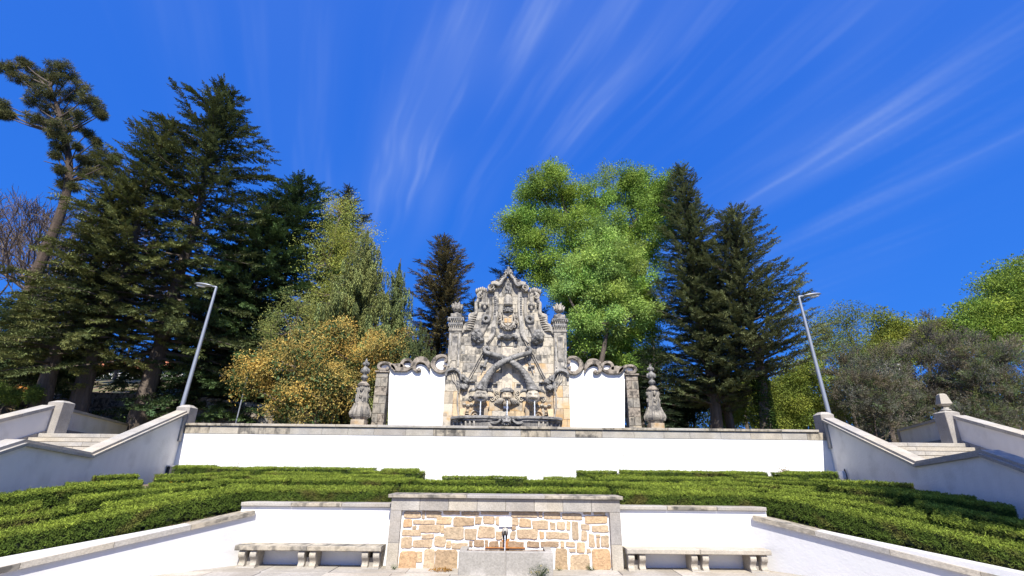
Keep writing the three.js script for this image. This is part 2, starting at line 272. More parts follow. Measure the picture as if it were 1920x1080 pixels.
// ---------------------------------------------------------------- upper retaining wall
{
  const t = thing('retaining_wall', 'long white plastered wall with a grey stone coping above the hedge garden', 'wall', V(0, 0, -18));
  part('plaster_face', slab(V(-11.62, 2.83, -18.2), V(11.66, 2.83, -18.2), -0.2, 0.4), M.plaster, t);
  let x = -11.5; const G3 = [M.granite, M.graniteC, M.moss, M.granite, M.graniteB];
  while (x < 11.5) { const w = Math.min(rr(0.85, 1.15), 11.55 - x); part('frieze_stone', block(x + 0.003, 2.83, -18.45, x + w - 0.003, 3.09, -17.985, 0.006), G3[Math.floor(rnd() * 5)], t); x += w; if (11.55 - x < 0.3) break; }
  x = -11.5;
  while (x < 11.5) { const w = Math.min(rr(1.1, 1.7), 11.55 - x); part('coping_stone', block(x + 0.003, 3.10, -18.5, x + w - 0.003, 3.19 + rr(-0.004, 0.004), -17.93, 0.012), G3[Math.floor(rnd() * 3)], t); x += w; if (11.55 - x < 0.3) break; }
}
// thin bleached weeds against the wall
function weed(px, pyTop, z, n, label, seeds) {
  const b = at(px, 897, z), base = V(b.x, soilY(z), z), top = at(px, pyTop, z).y, h = top - base.y, gs = [];
  const t = thing('dry_weed', label, 'weed', base, 'dry weeds along the white wall');
  for (let i = 0; i < n; i++) { const a = rr(-0.25, 0.25) * h, k = rr(0.6, 1); gs.push(sweep([base.clone(), V(base.x + a * 0.4, base.y + h * k * 0.55, z + rr(0, 0.06)), V(base.x + a, base.y + h * k, z + rr(0, 0.1))], [0.006, 0.003], 3, 1, 3)); for (let j = 0; j < 4; j++) { const y = base.y + h * k * rr(0.4, 0.95), s = rr(-1, 1) * 0.1; gs.push(sweep([V(base.x + a * 0.7, y, z + 0.04), V(base.x + a * 0.7 + s, y + 0.09, z + 0.06)], [0.004, 0.002], 3, 1, 1)); } if (seeds) for (let j = 0; j < 4; j++) gs.push(lump(base.x + a + rr(-0.08, 0.08), base.y + h * k + rr(-0.05, 0.05), z + 0.06, 0.022, 0.02, 0.022, null, 5, 4)); }
  part('stem', gs, std({ color: new THREE.Color(0.26, 0.21, 0.12) }), t);
}
const wallPlace = ['near the left stair wall', 'left of the first hedge gap', 'above the left back hedge', 'over the low centre hedges', 'tallest of them', 'beside the tallest weeds', 'with orange seed heads at the right end'];
[[347, 866, 6], [440, 858, 4], [482, 862, 4], [790, 878, 4], [1178, 838, 3], [1208, 846, 4], [1470, 874, 7]].forEach(([px, py, n], i) => weed(px, py, -17.75, n, 'dry weed stalks on the upper white wall, ' + wallPlace[i], i === 6));

// ---------------------------------------------------------------- the two stairs
function stairSide(s) {
  const side = s < 0 ? 'left' : 'right', P = (x, y, z) => V(s * x, y, z);
  const run = [P(11.6, 3.62, -18), P(10.80, 2.05, -13.35), P(10.39, 2.25, -10.98), P(10.17, 1.86, -9.75), P(9.85, 1.2, -7.9), P(9.6, 0.9, -6.4)];
  const t = thing('stair_wall', `white plastered stair wall stepping up along the ${side} edge of the hedge garden`, 'wall', P(11, 0, -14));
  const out = -s; // side towards the stair
  for (let i = 0; i + 1 < run.length; i++) part('plaster_face', slab(run[i].clone().setY(run[i].y - 0.14), run[i + 1].clone().setY(run[i + 1].y - 0.14), -0.3, 0.32, out * -0.16 * -1), M.plasterDark, t);
  for (let i = 0; i + 1 < run.length; i++) {
    const a = run[i], b = run[i + 1], n = Math.max(1, Math.round(a.distanceTo(b) / 1.35));
    for (let k = 0; k < n; k++) {
      const p = a.clone().lerp(b, k / n + 0.002), q = a.clone().lerp(b, (k + 1) / n - 0.002), m = [M.granite, M.graniteB, M.graniteC][Math.floor(rnd() * 3)];
      p.y -= 0.14; q.y -= 0.14; part('coping_stone', bar(p, q, 0.46, 0.07, out * 0.16), m, t); p.y += 0.07; q.y += 0.07; part('coping_stone', bar(p, q, 0.36, 0.07, out * 0.18), m, t);
    }
  }
  part('end_strip', slab(P(11.56, 3.46, -17.99), P(11.53, 3.40, -17.80), 2.55, 0.36, out * 0.16), M.granite, t);
  // corner pier at the head of the wall
  const pr = thing('stone_pier', `square granite pier ending the white wall beside the ${side} lamp post`, 'pier', P(11.75, TERR, -18.25));
  part('shaft', block(...(s < 0 ? [-12.02, 2.0, -18.5, -11.53] : [11.53, 2.0, -18.5, 12.02]), 3.74, -18.02, 0.01), M.graniteB, pr);
  part('cap', hexa([P(12.02, 3.74, -18.5), P(11.53, 3.74, -18.5), P(11.53, 3.74, -18.02), P(12.02, 3.74, -18.02)].map((v) => v), [P(11.9, 3.84, -18.38), P(11.65, 3.84, -18.38), P(11.65, 3.84, -18.14), P(11.9, 3.84, -18.14)]), M.granite, pr);
  // steps between the two walls
  const st = thing('stone_stairs', `flight of grey granite steps climbing behind the ${side} stair wall`, 'stairs', P(14, 0, -16));
  const n = 10, rise = 0.158, tr = 0.37; const x1 = 16.55;
  for (let i = 0; i < n; i++) { const y = TERR - 0.02 - i * rise, z = -18 + i * tr, xa = stairX(z) + 0.33; for (const [u, w] of [[xa, lerp(xa, x1, 0.48)], [lerp(xa, x1, 0.48) + 0.006, x1]]) { const a = Math.min(s * u, s * w), b = Math.max(s * u, s * w); part('step', block(a, y - rise + 0.03, z - 0.6, b, y, z + tr, 0.008), [M.granite, M.graniteC][i % 2], st); part('riser', slab(V(a + 0.01, y - 0.045, z + tr - 0.05), V(b - 0.01, y - 0.045, z + tr - 0.05), y - rise, 0.03), M.graniteB, st); } }
  part('landing', block(...(s < 0 ? [-16.6, 0.6, -14.3, -10.9] : [10.9, 0.6, -14.3, 16.6]), TERR - 0.02 - n * rise, -10.4, 0.01), M.granite, st);
  part('terrace_edge', block(...(s < 0 ? [-16.6, 1.9, -19.4, -12.0] : [12.0, 1.9, -19.4, 16.6]), TERR - 0.02, -18.62, 0.01), M.granite, st);
  // outer parapet: a sloping run, a pier, a level run going back
  const o = thing('stair_parapet', `white parapet with stone coping on the outer edge of the ${side} stairs`, 'wall', P(16.6, 0, -18));
  const line = [P(16.42, 3.76, -17.98), P(16.0, 2.5, -14.2), P(15.6, 1.3, -10.5)];
  for (let i = 0; i < 2; i++) { const a = line[i], b = line[i + 1]; part('plaster_face', slab(a.clone().setY(a.y - 0.12), b.clone().setY(b.y - 0.12), 0, 0.34, out * 0.17), M.plasterDark, o); for (let k = 0; k < 3; k++) { const p = a.clone().lerp(b, k / 3 + 0.002), q = a.clone().lerp(b, (k + 1) / 3 - 0.002); p.y -= 0.12; q.y -= 0.12; part('coping_stone', bar(p, q, 0.46, 0.12, out * 0.17), [M.granite, M.graniteC][k % 2], o); } const skA = a.clone().setY(a.y - 0.88), skB = b.clone().setY(b.y - 0.88); part('skirting', slab(skA, skB, a.y - 1.3, 0.05, -out * 0.02, b.y - 1.3), M.graniteB, o); }
  const far = s < 0 ? [P(16.62, 3.74, -18.5), P(20.0, 3.7, -27)] : [P(16.62, 3.74, -18.5), P(18.8, 3.7, -23.5)];
  part('plaster_face', slab(far[0].clone().setY(3.64), far[1].clone().setY(3.6), 2.2, 0.3), M.plasterDark, o);
  for (let k = 0; k < 5; k++) { const p = far[0].clone().lerp(far[1], k / 5 + 0.001), q = far[0].clone().lerp(far[1], (k + 1) / 5 - 0.001); p.y -= 0.1; q.y -= 0.1; part('coping_stone', bar(p, q, 0.4, 0.1), M.granite, o); }
  part('skirting', slab(far[0].clone().setY(2.98), far[1].clone().setY(2.95), 2.3, 0.34), M.graniteB, o);
  if (s > 0) part('end_post', slab(far[1].clone().setY(3.72), far[1].clone().add(V(0.06, 0.02, -0.2)), 2.2, 0.36), M.graniteB, o);
  const pp = thing('stone_pier', s < 0 ? 'tall square granite pier at the head of the left stairs' : 'granite pier with a tapered block finial at the head of the right stairs', 'pier', P(16.4, TERR, -18.2));
  part('shaft', block(...(s < 0 ? [-16.66, 1.9, -18.48, -16.1] : [16.1, 1.9, -18.48, 16.66]), 3.86, -17.96, 0.012), M.graniteB, pp);
  part('cap', hexa([P(16.66, 3.86, -18.48), P(16.1, 3.86, -18.48), P(16.1, 3.86, -17.96), P(16.66, 3.86, -17.96)], [P(16.5, 3.94, -18.34), P(16.26, 3.94, -18.34), P(16.26, 3.94, -18.1), P(16.5, 3.94, -18.1)]), M.granite, pp);
  if (s > 0) {
    part('finial_neck', lathe([[0, 3.90], [0.17, 3.92], [0.17, 3.99], [0.10, 4.02], [0.13, 4.07], [0, 4.08]], 16.4, 0, -18.22, 10), M.granite, pp);
    part('finial', new THREE.LatheGeometry([[0.02, 0], [0.15, 0.04], [0.26, 0.12], [0.16, 0.46], [0.10, 0.50], [0, 0.51]].map((p) => new THREE.Vector2(...p)), 4).rotateY(0.55).toNonIndexed().translate(16.4, 4.07, -18.22), M.graniteC, pp).geometry.computeVertexNormals();
  }
}
stairSide(-1); stairSide(1);
// small wall fittings by the corners
{ const g = thing('drain_hole', 'dark square drain opening at the foot of the left stair wall', 'drain', V(-11.5, 1.5, -17.6)); part('opening', block(-11.545, 1.42, -17.83, -11.40, 1.72, -17.52, 0.004), M.glassDark, g); part('lintel', block(-11.56, 1.72, -17.87, -11.38, 1.76, -17.48, 0.004), M.plasterDark, g); part('sill', block(-11.56, 1.38, -17.87, -11.38, 1.42, -17.48, 0.004), M.plasterDark, g); }
{ const g = thing('utility_box', 'small white utility box low on the right stair wall by the corner', 'box', V(11.4, 1.9, -17.3)); part('cover', block(11.35, 1.55, -17.5, 11.47, 1.80, -17.22, 0.01), M.plaster, g); part('pipe', sweep([V(11.42, 1.80, -17.22), V(11.41, 1.86, -17.17), V(11.40, 1.70, -17.12), V(11.40, 1.50, -17.12)], [0.012, 0.012], 6), M.iron, g); }

// ---------------------------------------------------------------- lower wall with benches and the flared garden walls
for (const s of [-1, 1]) {
  const side = s < 0 ? 'left' : 'right', X = (a, b) => s < 0 ? [-b, -a] : [a, b];
  const t = thing('bench_wall', `low white plastered wall behind the ${side} stone bench`, 'wall', V(s * 3.6, 0, -10.6));
  const [xa, xb] = X(2.24, 5.22);
  part('plaster_face', slab(V(xa, 1.01, -10.7), V(xb, 1.01, -10.7), -0.2, 0.4), M.plaster, t);
  for (let k = 0; k < 3; k++) part('coping_stone', block(lerp(xa, xb, k / 3) + 0.003, 1.015, -10.95, lerp(xa, xb, (k + 1) / 3) - 0.003, 1.085, -10.44, 0.01), [M.granite, M.moss, M.graniteB][k], t);
  const f = thing('garden_wall', `low white wall sloping down from the ${side} bench along the hedges, with rough stone coping`, 'wall', V(s * 6, 0, -9));
  const a = V(s * 4.93, 0.93, -10.45), d = V(s * 0.69, -0.172, 0.72), L = 6.4, pt = (k) => a.clone().addScaledVector(d, k), off = s * -0.16;
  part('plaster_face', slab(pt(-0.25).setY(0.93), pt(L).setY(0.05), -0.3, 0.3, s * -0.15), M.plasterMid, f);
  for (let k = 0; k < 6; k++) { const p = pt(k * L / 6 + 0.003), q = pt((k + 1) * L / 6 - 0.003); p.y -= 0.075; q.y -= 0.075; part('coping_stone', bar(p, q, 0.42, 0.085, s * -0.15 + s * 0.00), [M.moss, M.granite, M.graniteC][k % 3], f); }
}
// ---------------------------------------------------------------- rubble panel in its granite frame
{
  const t = thing('fountain_panel', 'panel of tan rubble stones in white mortar inside a grey granite frame', 'wall', V(0, 0, -10.3));
  part('mortar', slab(V(-2.1, 1.0, -10.5), V(2.12, 1.0, -10.5), -0.1, 0.42), M.mortar, t);
  const G = [M.granite, M.graniteB, M.graniteC];
  const nb = 8; for (let k = 0; k < nb; k++) part('frame_stone', block(lerp(-2.2, 2.24, k / nb) + 0.002, 0.985, -10.75, lerp(-2.2, 2.24, (k + 1) / nb) - 0.002, 1.205, -10.2, 0.006), G[k % 3], t);
  for (const [x0, x1] of [[-2.2, -1.99], [2.03, 2.24]]) for (const [y0, y1] of [[-0.05, 0.42], [0.423, 0.982]]) part('frame_stone', block(x0, y0, -10.75, x1, y1, -10.2, 0.006), y0 < 0 ? M.graniteC : M.graniteB, t);
  for (let k = 0; k < 3; k++) part('coping_stone', block(lerp(-2.26, 2.30, k / 3) + 0.002, 1.208, -10.85, lerp(-2.26, 2.30, (k + 1) / 3) - 0.002, 1.272, -10.14, 0.01), [M.moss, M.graniteB, M.moss][k], t);
  const st = [[222, 225, 340, 272], [355, 222, 368, 275], [383, 225, 487, 272], [507, 222, 620, 248], [637, 228, 757, 255], [778, 230, 972, 248], [997, 230, 1180, 268], [1192, 228, 1217, 268], [1230, 235, 1348, 282], [1360, 238, 1500, 285], [1515, 232, 1565, 248], [1588, 232, 1668, 248],
    [218, 285, 278, 340], [290, 288, 438, 318], [455, 262, 562, 315], [572, 265, 720, 332], [733, 268, 780, 320], [793, 258, 872, 318], [880, 268, 1042, 326], [1050, 280, 1137, 342], [1145, 285, 1260, 352], [1272, 302, 1312, 355], [1323, 297, 1380, 358], [1393, 300, 1420, 362], [1525, 255, 1685, 315], [1570, 328, 1698, 380], [1496, 318, 1556, 360], [1430, 300, 1484, 430],
    [285, 330, 310, 352], [325, 322, 478, 382], [488, 328, 506, 382], [515, 336, 652, 428], [660, 350, 742, 430], [755, 332, 872, 418], [884, 370, 926, 428], [985, 370, 1022, 428], [996, 335, 1024, 358], [1035, 354, 1183, 428], [1197, 372, 1227, 425], [1242, 372, 1410, 425], [1496, 368, 1538, 436], [1550, 392, 1596, 482], [1605, 420, 1630, 485], [1640, 398, 1700, 485], [1605, 393, 1632, 410],
    [212, 360, 340, 402], [350, 390, 433, 420], [203, 412, 275, 493], [288, 428, 425, 490], [440, 405, 518, 480], [528, 438, 558, 490], [567, 450, 676, 500], [690, 442, 714, 478], [724, 432, 795, 483], [806, 435, 824, 483], [835, 440, 898, 483], [912, 445, 938, 485], [968, 442, 1085, 485], [1105, 442, 1195, 485], [1207, 440, 1337, 485], [1348, 442, 1378, 482], [1390, 445, 1452, 482],
    [192, 508, 305, 645], [315, 512, 352, 590], [366, 500, 440, 648], [450, 505, 605, 652], [1308, 498, 1400, 652], [1412, 495, 1455, 520], [1465, 450, 1525, 525], [1537, 495, 1565, 525], [1418, 538, 1560, 655], [1573, 498, 1712, 652]];
  for (const [x0, y0, x1, y1] of st) {
    const a = at(700 + x0 / 3.84, 900 + y0 / 3.84, -10.28), b = at(700 + x1 / 3.84, 900 + y1 / 3.84, -10.28), w = (b.x - a.x) / 2, h = (a.y - b.y) / 2, cx = (a.x + b.x) / 2, cy = (a.y + b.y) / 2;
    const pts = [], j = Math.min(0.022, Math.min(w, h) * 0.3), e = 4, c = [[-1, -1], [1, -1], [1, 1], [-1, 1]].map(([u, v]) => [u * (w + 0.004) - u * rr(-0.15 * j, j), v * (h + 0.004) - v * rr(-0.15 * j, j)]);
    for (let k = 0; k < 4; k++) { const p = c[k], q = c[(k + 1) % 4]; for (let i = 0; i < e; i++) { const f = (i + 0.5) / e * 1.08 - 0.04; pts.push(new THREE.Vector2(cx + lerp(p[0], q[0], f) + rr(-0.006, 0.006), cy + lerp(p[1], q[1], f) + rr(-0.006, 0.006))); } }
    const g = new THREE.ExtrudeGeometry(new THREE.Shape(pts), { depth: 0.04, bevelEnabled: true, bevelThickness: 0.014, bevelSize: 0.01, bevelOffset: -0.004, bevelSegments: 2 }).translate(0, 0, -10.328 + rr(0, 0.008));
    const low = y0 > 430 && x0 > 550 && x1 < 1350, dark = low && y1 < 500; part('rubble_stone', g, dark ? RUB[3] : RUB[[0, 0, 1, 2, 4, 5, 0][Math.floor(rnd() * 7)]], t);
  }
}
// trough
{
  const t = thing('water_trough', 'square grey concrete water trough under the spout of the rubble panel', 'trough', V(0.03, 0, -9.9));
  const H = 0.375, z0 = -10.27, z1 = -9.62;
  for (const [xa, xb] of [[-0.80, 0.026], [0.034, 0.87]]) part('front_slab', block(xa, -0.03, z1 - 0.13, xb, H, z1, 0.012), M.concrete, t);
  part('side_slab', block(-0.80, -0.03, z0, -0.67, H, z1 - 0.133, 0.01), M.concrete, t); part('side_slab', block(0.74, -0.03, z0, 0.87, H, z1 - 0.133, 0.01), M.concrete, t);
  part('joint', block(0.026, -0.02, z1 - 0.12, 0.034, H - 0.01, z1 - 0.012, 0.001), M.concrete, t);
  part('water', block(-0.669, 0.02, z0 + 0.02, 0.739, H - 0.05, z1 - 0.136, 0.002), std({ color: new THREE.Color(0.16, 0.085, 0.025), roughness: 0.08 }), t);
  part('rust_stain', block(-0.36, H - 0.03, z0 + 0.0, 0.40, H - 0.012, z0 + 0.06, 0.004), M.rust, t);
}
// spout with its rosette, and the jet
{
  const t = thing('water_spout', 'dark metal water spout on a round grey stone rosette', 'spout', V(0, 0.66, -10.2)), c = at(947, 996, -10.26);
  part('rosette', lump(c.x, c.y, -10.27, 0.062, 0.068, 0.07, (x, y) => 1 + 0.08 * Math.cos(Math.atan2(y, x) * 8), 24, 12), M.granite, t);
  part('pipe', sweep([V(c.x, c.y - 0.005, -10.23), V(c.x, c.y - 0.01, -10.12), V(c.x, c.y - 0.05, -10.06)], [0.024, 0.022, 0.024], 10), M.iron, t);
  part('backplate', lump(c.x, c.y - 0.10, -10.285, 0.045, 0.10, 0.03, null, 14, 10), M.iron, t);
  const j = single('water_jet', sweep([V(c.x, c.y - 0.05, -10.06), V(c.x + 0.002, c.y - 0.14, -10.035), V(c.x - 0.002, 0.33, -10.02)], [0.011, 0.009, 0.013], 8, 1, 14, (u, q) => 1 + 0.25 * Math.sin(u * 40 + q * 2)), M.water, 'thin stream of water falling from the dark spout into the trough', 'water');
  const s = single('rust_streak', lump(c.x + 0.02, 0.42, -10.285, 0.085, 0.10, 0.014, (x, y) => 1 + 0.25 * Math.sin(7 * Math.atan2(y, x) + 2), 20, 12), M.rust, 'orange rust streak on the wall below the spout', 'stain');
}
// notice
{
  const a = at(935.8, 970.3, -10.24), b = at(960, 988, -10.24), t = thing('notice', 'white notice with blue lines of print above the water spout', 'sign', V((a.x + b.x) / 2, (a.y + b.y) / 2, -10.25));
  const cv = document.createElement('canvas'); cv.width = 256; cv.height = 192; const k = cv.getContext('2d');
  k.fillStyle = '#f6f6f8'; k.fillRect(0, 0, 256, 192); k.fillStyle = '#3c4aa0'; k.beginPath(); k.arc(128, 26, 9, 0, 7); k.fill(); k.fillStyle = '#b03040'; k.fillRect(124, 22, 8, 12);
  k.fillStyle = '#8a90d8'; k.font = 'bold 20px sans-serif'; k.textAlign = 'center'; k.fillText('CÂMARA MUNICIPAL', 128, 100, 160); k.fillStyle = '#5a64c8'; k.fillText('ÁGUA NÃO CONTROLADA', 128, 145, 206);
  const tx = new THREE.CanvasTexture(cv); tx.colorSpace = THREE.SRGBColorSpace;
  part('plate', block(a.x, b.y, -10.262, b.x, a.y, -10.25, 0.003), M.paper, t);
  const g = new THREE.PlaneGeometry(b.x - a.x - 0.01, a.y - b.y - 0.01).translate((a.x + b.x) / 2, (a.y + b.y) / 2, -10.246); part('print', g, std({ map: tx, roughness: 0.5 }), t, false);
}
// benches
for (const s of [-1, 1]) {
  const t = thing('stone_bench', s < 0 ? 'long stone bench left of the rubble fountain panel' : 'long stone bench right of the rubble fountain panel', 'bench', V(s * 3.6, 0, -10.3));
  const X = (a, b) => s < 0 ? [-b, -a] : [a, b];
  for (const [a, b] of [[2.29, 3.66], [3.665, 5.0]]) { const [x0, x1] = X(a, b); part('seat', block(x0, 0.29, -10.49, x1, 0.375, -10.08, 0.012), s < 0 ? M.moss : M.graniteC, t); }
  const prof = (() => { const q = new THREE.Shape(); q.moveTo(0, 0); q.lineTo(0.30, 0); q.lineTo(0.30, 0.035); q.bezierCurveTo(0.24, 0.07, 0.27, 0.12, 0.31, 0.16); q.bezierCurveTo(0.36, 0.21, 0.34, 0.27, 0.28, 0.288); q.lineTo(0, 0.288); return q; })();
  for (const cx of [2.48, 3.66, 4.76]) {
    for (const k of [-1, 1]) part('leg', new THREE.ExtrudeGeometry(prof, { depth: 0.10, bevelEnabled: true, bevelThickness: 0.008, bevelSize: 0.006, bevelSegments: 1, curveSegments: 8 }).rotateY(-Math.PI / 2).translate(s * cx + k * 0.105 + 0.05, 0.005, -10.45), M.graniteC, t);
    part('web', block(s * cx - 0.06, 0.0, -10.46, s * cx + 0.06, 0.17, -10.26, 0.006), M.graniteB, t); part('foot', block(s * cx - 0.17, -0.01, -10.46, s * cx + 0.17, 0.018, -10.11, 0.004), M.granite, t);
  }
}
// ---------------------------------------------------------------- the carved wall fountain on the terrace
const ZF = -20;
const fountain = thing('wall_fountain', 'tall baroque stone wall fountain with crossed horns, masks and a scrolled gable', 'fountain', V(0, TERR, ZF));
const S = (px, py) => { const p = at(px, py, ZF); return [Math.abs(p.x), p.y]; };
const both = (f) => { f(-1); f(1); };
const FP = (name, g, mat) => part(name, g, mat, fountain);
// outline of the wall (right half), from the crest down
const outl = [[951, 521], [938, 527], [925, 541], [915, 546], [903, 543], [897, 552], [895, 564], [892, 567], [891.5, 585], [889, 588], [880.5, 591], [879.6, 604], [872, 609], [869, 616], [864, 622]].map((p) => S(...p));
outl[0][0] = 0;
const xIn = S(863, 640)[0];
const body = [...outl.slice(1).map(([x, y]) => [x, y]), [xIn, TERR]];
const poly = [[0, outl[0][1]], ...body, ...body.slice().reverse().map(([x, y]) => [-x, y])];
FP('backing', new THREE.ExtrudeGeometry(new THREE.Shape(poly.map((p) => new THREE.Vector2(p[0] * 0.992, p[1] - 0.012))), { depth: 0.6, bevelEnabled: false }).translate(0, 0, ZF - 0.64), M.carved);
function clip(p, x0, y0, x1, y1) {
  const cut = (q, inside, cross) => { const o = []; for (let i = 0; i < q.length; i++) { const a = q[i], b = q[(i + 1) % q.length]; const ia = inside(a), ib = inside(b); if (ia) o.push(a); if (ia !== ib) o.push(cross(a, b)); } return o; };
  const X = (k) => (a, b) => [k, a[1] + (b[1] - a[1]) * (k - a[0]) / (b[0] - a[0])], Y = (k) => (a, b) => [a[0] + (b[0] - a[0]) * (k - a[1]) / (b[1] - a[1]), k];
  p = cut(p, (a) => a[0] >= x0, X(x0)); if (p.length) p = cut(p, (a) => a[0] <= x1, X(x1)); if (p.length) p = cut(p, (a) => a[1] >= y0, Y(y0)); if (p.length) p = cut(p, (a) => a[1] <= y1, Y(y1)); return p;
}
const area = (p) => { let s = 0; for (let i = 0; i < p.length; i++) { const a = p[i], b = p[(i + 1) % p.length]; s += a[0] * b[1] - a[1] * b[0]; } return s / 2; };
const stoneFor = (y) => { const k = smooth(4.2, 6.2, y + rr(-0.5, 0.5)); return rnd() < k ? [M.w1, M.w2, M.w3, M.w3][Math.floor(rnd() * 4)] : rnd() < 0.25 * k + 0.1 ? M.w3 : (y < 4.1 ? [M.h1, M.h4, M.h4, M.h2] : [M.h1, M.h3, M.h3, M.h2])[Math.floor(rnd() * 4)]; };
for (let y = TERR; y < 9.9;) {
  const h = rr(0.34, 0.44); let x = -2.3 - rr(0, 0.5);
  while (x < 2.3) {
    const w = rr(0.5, 0.85), c = clip(poly, x + 0.004, y + 0.004, x + w - 0.004, y + h - 0.004), u = [];
    for (const p of c) if (!u.length || Math.hypot(p[0] - u[u.length - 1][0], p[1] - u[u.length - 1][1]) > 0.008) u.push(p);
    if (u.length > 2 && Math.hypot(u[0][0] - u[u.length - 1][0], u[0][1] - u[u.length - 1][1]) < 0.008) u.pop();
    if (u.length > 2 && Math.abs(area(u)) > 0.006) FP('ashlar_stone', new THREE.ExtrudeGeometry(new THREE.Shape(u.map((p) => new THREE.Vector2(...p))), { depth: 0.08, bevelEnabled: true, bevelThickness: 0.006, bevelSize: 0.004, bevelOffset: -0.004, bevelSegments: 1 }).translate(0, 0, ZF - 0.085 + rr(-0.006, 0.006)), stoneFor(y));
    x += w;
  }
  y += h;
}
// raised rim along the stepped shoulders
both((s) => { FP('shoulder_rim', band(outl.slice(4).map(([x, y]) => [s * (x - 0.03), y - 0.03]), [0.16, 0.13, 0.16, 0.13, 0.18], ZF - 0.5, 0.62, 0.03, 60), M.carvedLight); });
// pilasters
both((s) => {
  const [xa, yt] = S(866, 622), [xb] = S(843, 622), x0 = Math.min(s * xa, s * xb), x1 = Math.max(s * xa, s * xb), mid = (x0 + x1) / 2, hw = (x1 - x0) / 2, ym = S(850, 700)[1];
  let y = TERR; while (y < ym - 0.1) { const h = Math.min(rr(0.38, 0.5), ym - y); for (const [u, w] of rnd() < 0.6 ? [[-1, 0.15], [0.15, 1.0]] : [[-1, 1]]) FP('pilaster_stone', block(mid + u * hw * 1.22 + 0.003, y + 0.003, ZF - 0.6, mid + w * hw * 1.22 - 0.003, y + h - 0.003, ZF + 0.16 + rr(-0.004, 0.004), 0.01), y < 4.3 ? [M.h1, M.h2, M.h3, M.h4][Math.floor(rnd() * 4)] : [M.h3, M.w3, M.w3][Math.floor(rnd() * 3)]); y += h; }
  while (y < yt) { const h = Math.min(rr(0.5, 0.62), yt - y); FP('pilaster_stone', block(mid - hw, y + 0.003, ZF - 0.55, mid + hw, y + h - 0.003, ZF + 0.15, 0.014), [M.w1, M.w3, M.w2][Math.floor(rnd() * 3)]); y += h; }
  for (const k of [-0.72, 0.72]) FP('flute', block(mid + k * hw - 0.035, ym + 0.25, ZF + 0.15, mid + k * hw + 0.035, yt - 0.12, ZF + 0.19, 0.012), M.w1);
  FP('panel', block(mid - hw * 0.42, ym + 0.5, ZF + 0.15, mid + hw * 0.42, yt - 0.22, ZF + 0.175, 0.012), M.w2);
  const cap = (ya, yb, e, d, m = M.w2, b = 0.02) => FP('capital_course', block(mid - hw - e, ya, ZF - 0.5 - e * 0.3, mid + hw + e, yb, ZF + 0.16 + d, b), m);
  const y1 = S(855, 618)[1], y2 = S(855, 611)[1], y3 = S(855, 606)[1], y4 = S(855, 601)[1], y5 = S(855, 597)[1], y6 = S(855, 589)[1];
  cap(yt - 0.02, y1, 0.03, 0.02); cap(y1, y2, 0.0, 0.01, M.w1); cap(y2, y3 - 0.03, 0.045, 0.05, M.carved); cap(y3 - 0.03, y4, 0.01, 0.02, M.w1); cap(y4, y5, 0.08, 0.09, M.carved, 0.03); cap(y5, y6, -0.02, -0.02, M.w2, 0.04);
  for (let k = 0; k < 8; k++) { const xx = mid + (k / 7 * 2 - 1) * (hw + 0.06); FP('fringe_leaf', lump(xx, y4 - 0.03, ZF + 0.22, 0.038, 0.075, 0.04, null, 7, 6), M.carved); FP('fringe_leaf', lump(mid + (k / 7 * 2 - 1) * (hw + 0.02), y2 - 0.02, ZF + 0.19, 0.034, 0.09, 0.04, null, 7, 6), M.carved); }
  // pinnacle: foot, neck and a flaming cone
  FP('pinnacle', [lathe([[0, y6], [0.16, y6], [0.13, y6 + 0.04], [0.06, y6 + 0.08], [0.075, y6 + 0.11], [0.15, y6 + 0.15], [0.20, y6 + 0.22], [0.17, y6 + 0.33], [0.13, y6 + 0.38], [0, y6 + 0.4]], mid, 0, ZF - 0.05, 14), ...Array.from({ length: 11 }, (_, k) => { const a = k * 2.4, r = k < 7 ? 0.15 : 0.06; return sweep([V(mid + r * Math.cos(a), y6 + 0.2 + (k < 7 ? 0.04 * (k % 3) : 0.1), ZF - 0.05 + r * Math.sin(a)), V(mid + r * 1.35 * Math.cos(a), y6 + 0.33 + (k < 7 ? 0.06 * (k % 3) : 0.14), ZF - 0.05 + r * 1.35 * Math.sin(a)), V(mid + r * 1.75 * Math.cos(a), y6 + 0.42 + (k < 7 ? 0.04 * (k % 3) : 0.16), ZF - 0.05 + r * 1.75 * Math.sin(a))], [0.06, 0.05, 0.012], 6, 1, 5); })], M.carvedLight);
  // console scroll over the lower pilaster
  const c0 = S(851, 706); FP('console_scroll', band([[s * (c0[0] + 0.30), c0[1] - 0.02], [s * (c0[0] + 0.27), c0[1] + 0.16], [s * c0[0], c0[1] + 0.26], [s * (c0[0] - 0.25), c0[1] + 0.10], [s * (c0[0] - 0.34), c0[1] - 0.2]], [0.08, 0.12, 0.13, 0.11, 0.05], ZF + 0.14, 0.17, 0.03), M.carved);
  FP('console_leaf', [0, 1, 2].map((k) => band([[s * (c0[0] + 0.1 - k * 0.1), c0[1] + 0.12], [s * (c0[0] + 0.02 - k * 0.13), c0[1] - 0.15 - k * 0.12], [s * (c0[0] - 0.14 - k * 0.06), c0[1] - 0.38 - k * 0.16]], [0.03, 0.07, 0.02], ZF + 0.16, 0.05 + k * 0.01, 0.015)), M.carvedLight);
  const lf = S(868, 718); FP('leaf_boss', [0, 1, 2, 3, 4].map((k) => lump(s * (lf[0] + 0.16 * Math.cos(k * 1.4)), lf[1] + 0.20 * Math.sin(k * 1.4), ZF + 0.1, 0.16, 0.15, 0.14, (x, y) => 1 + 0.16 * Math.sin(9 * Math.atan2(y, x)), 14, 10)), M.carved);
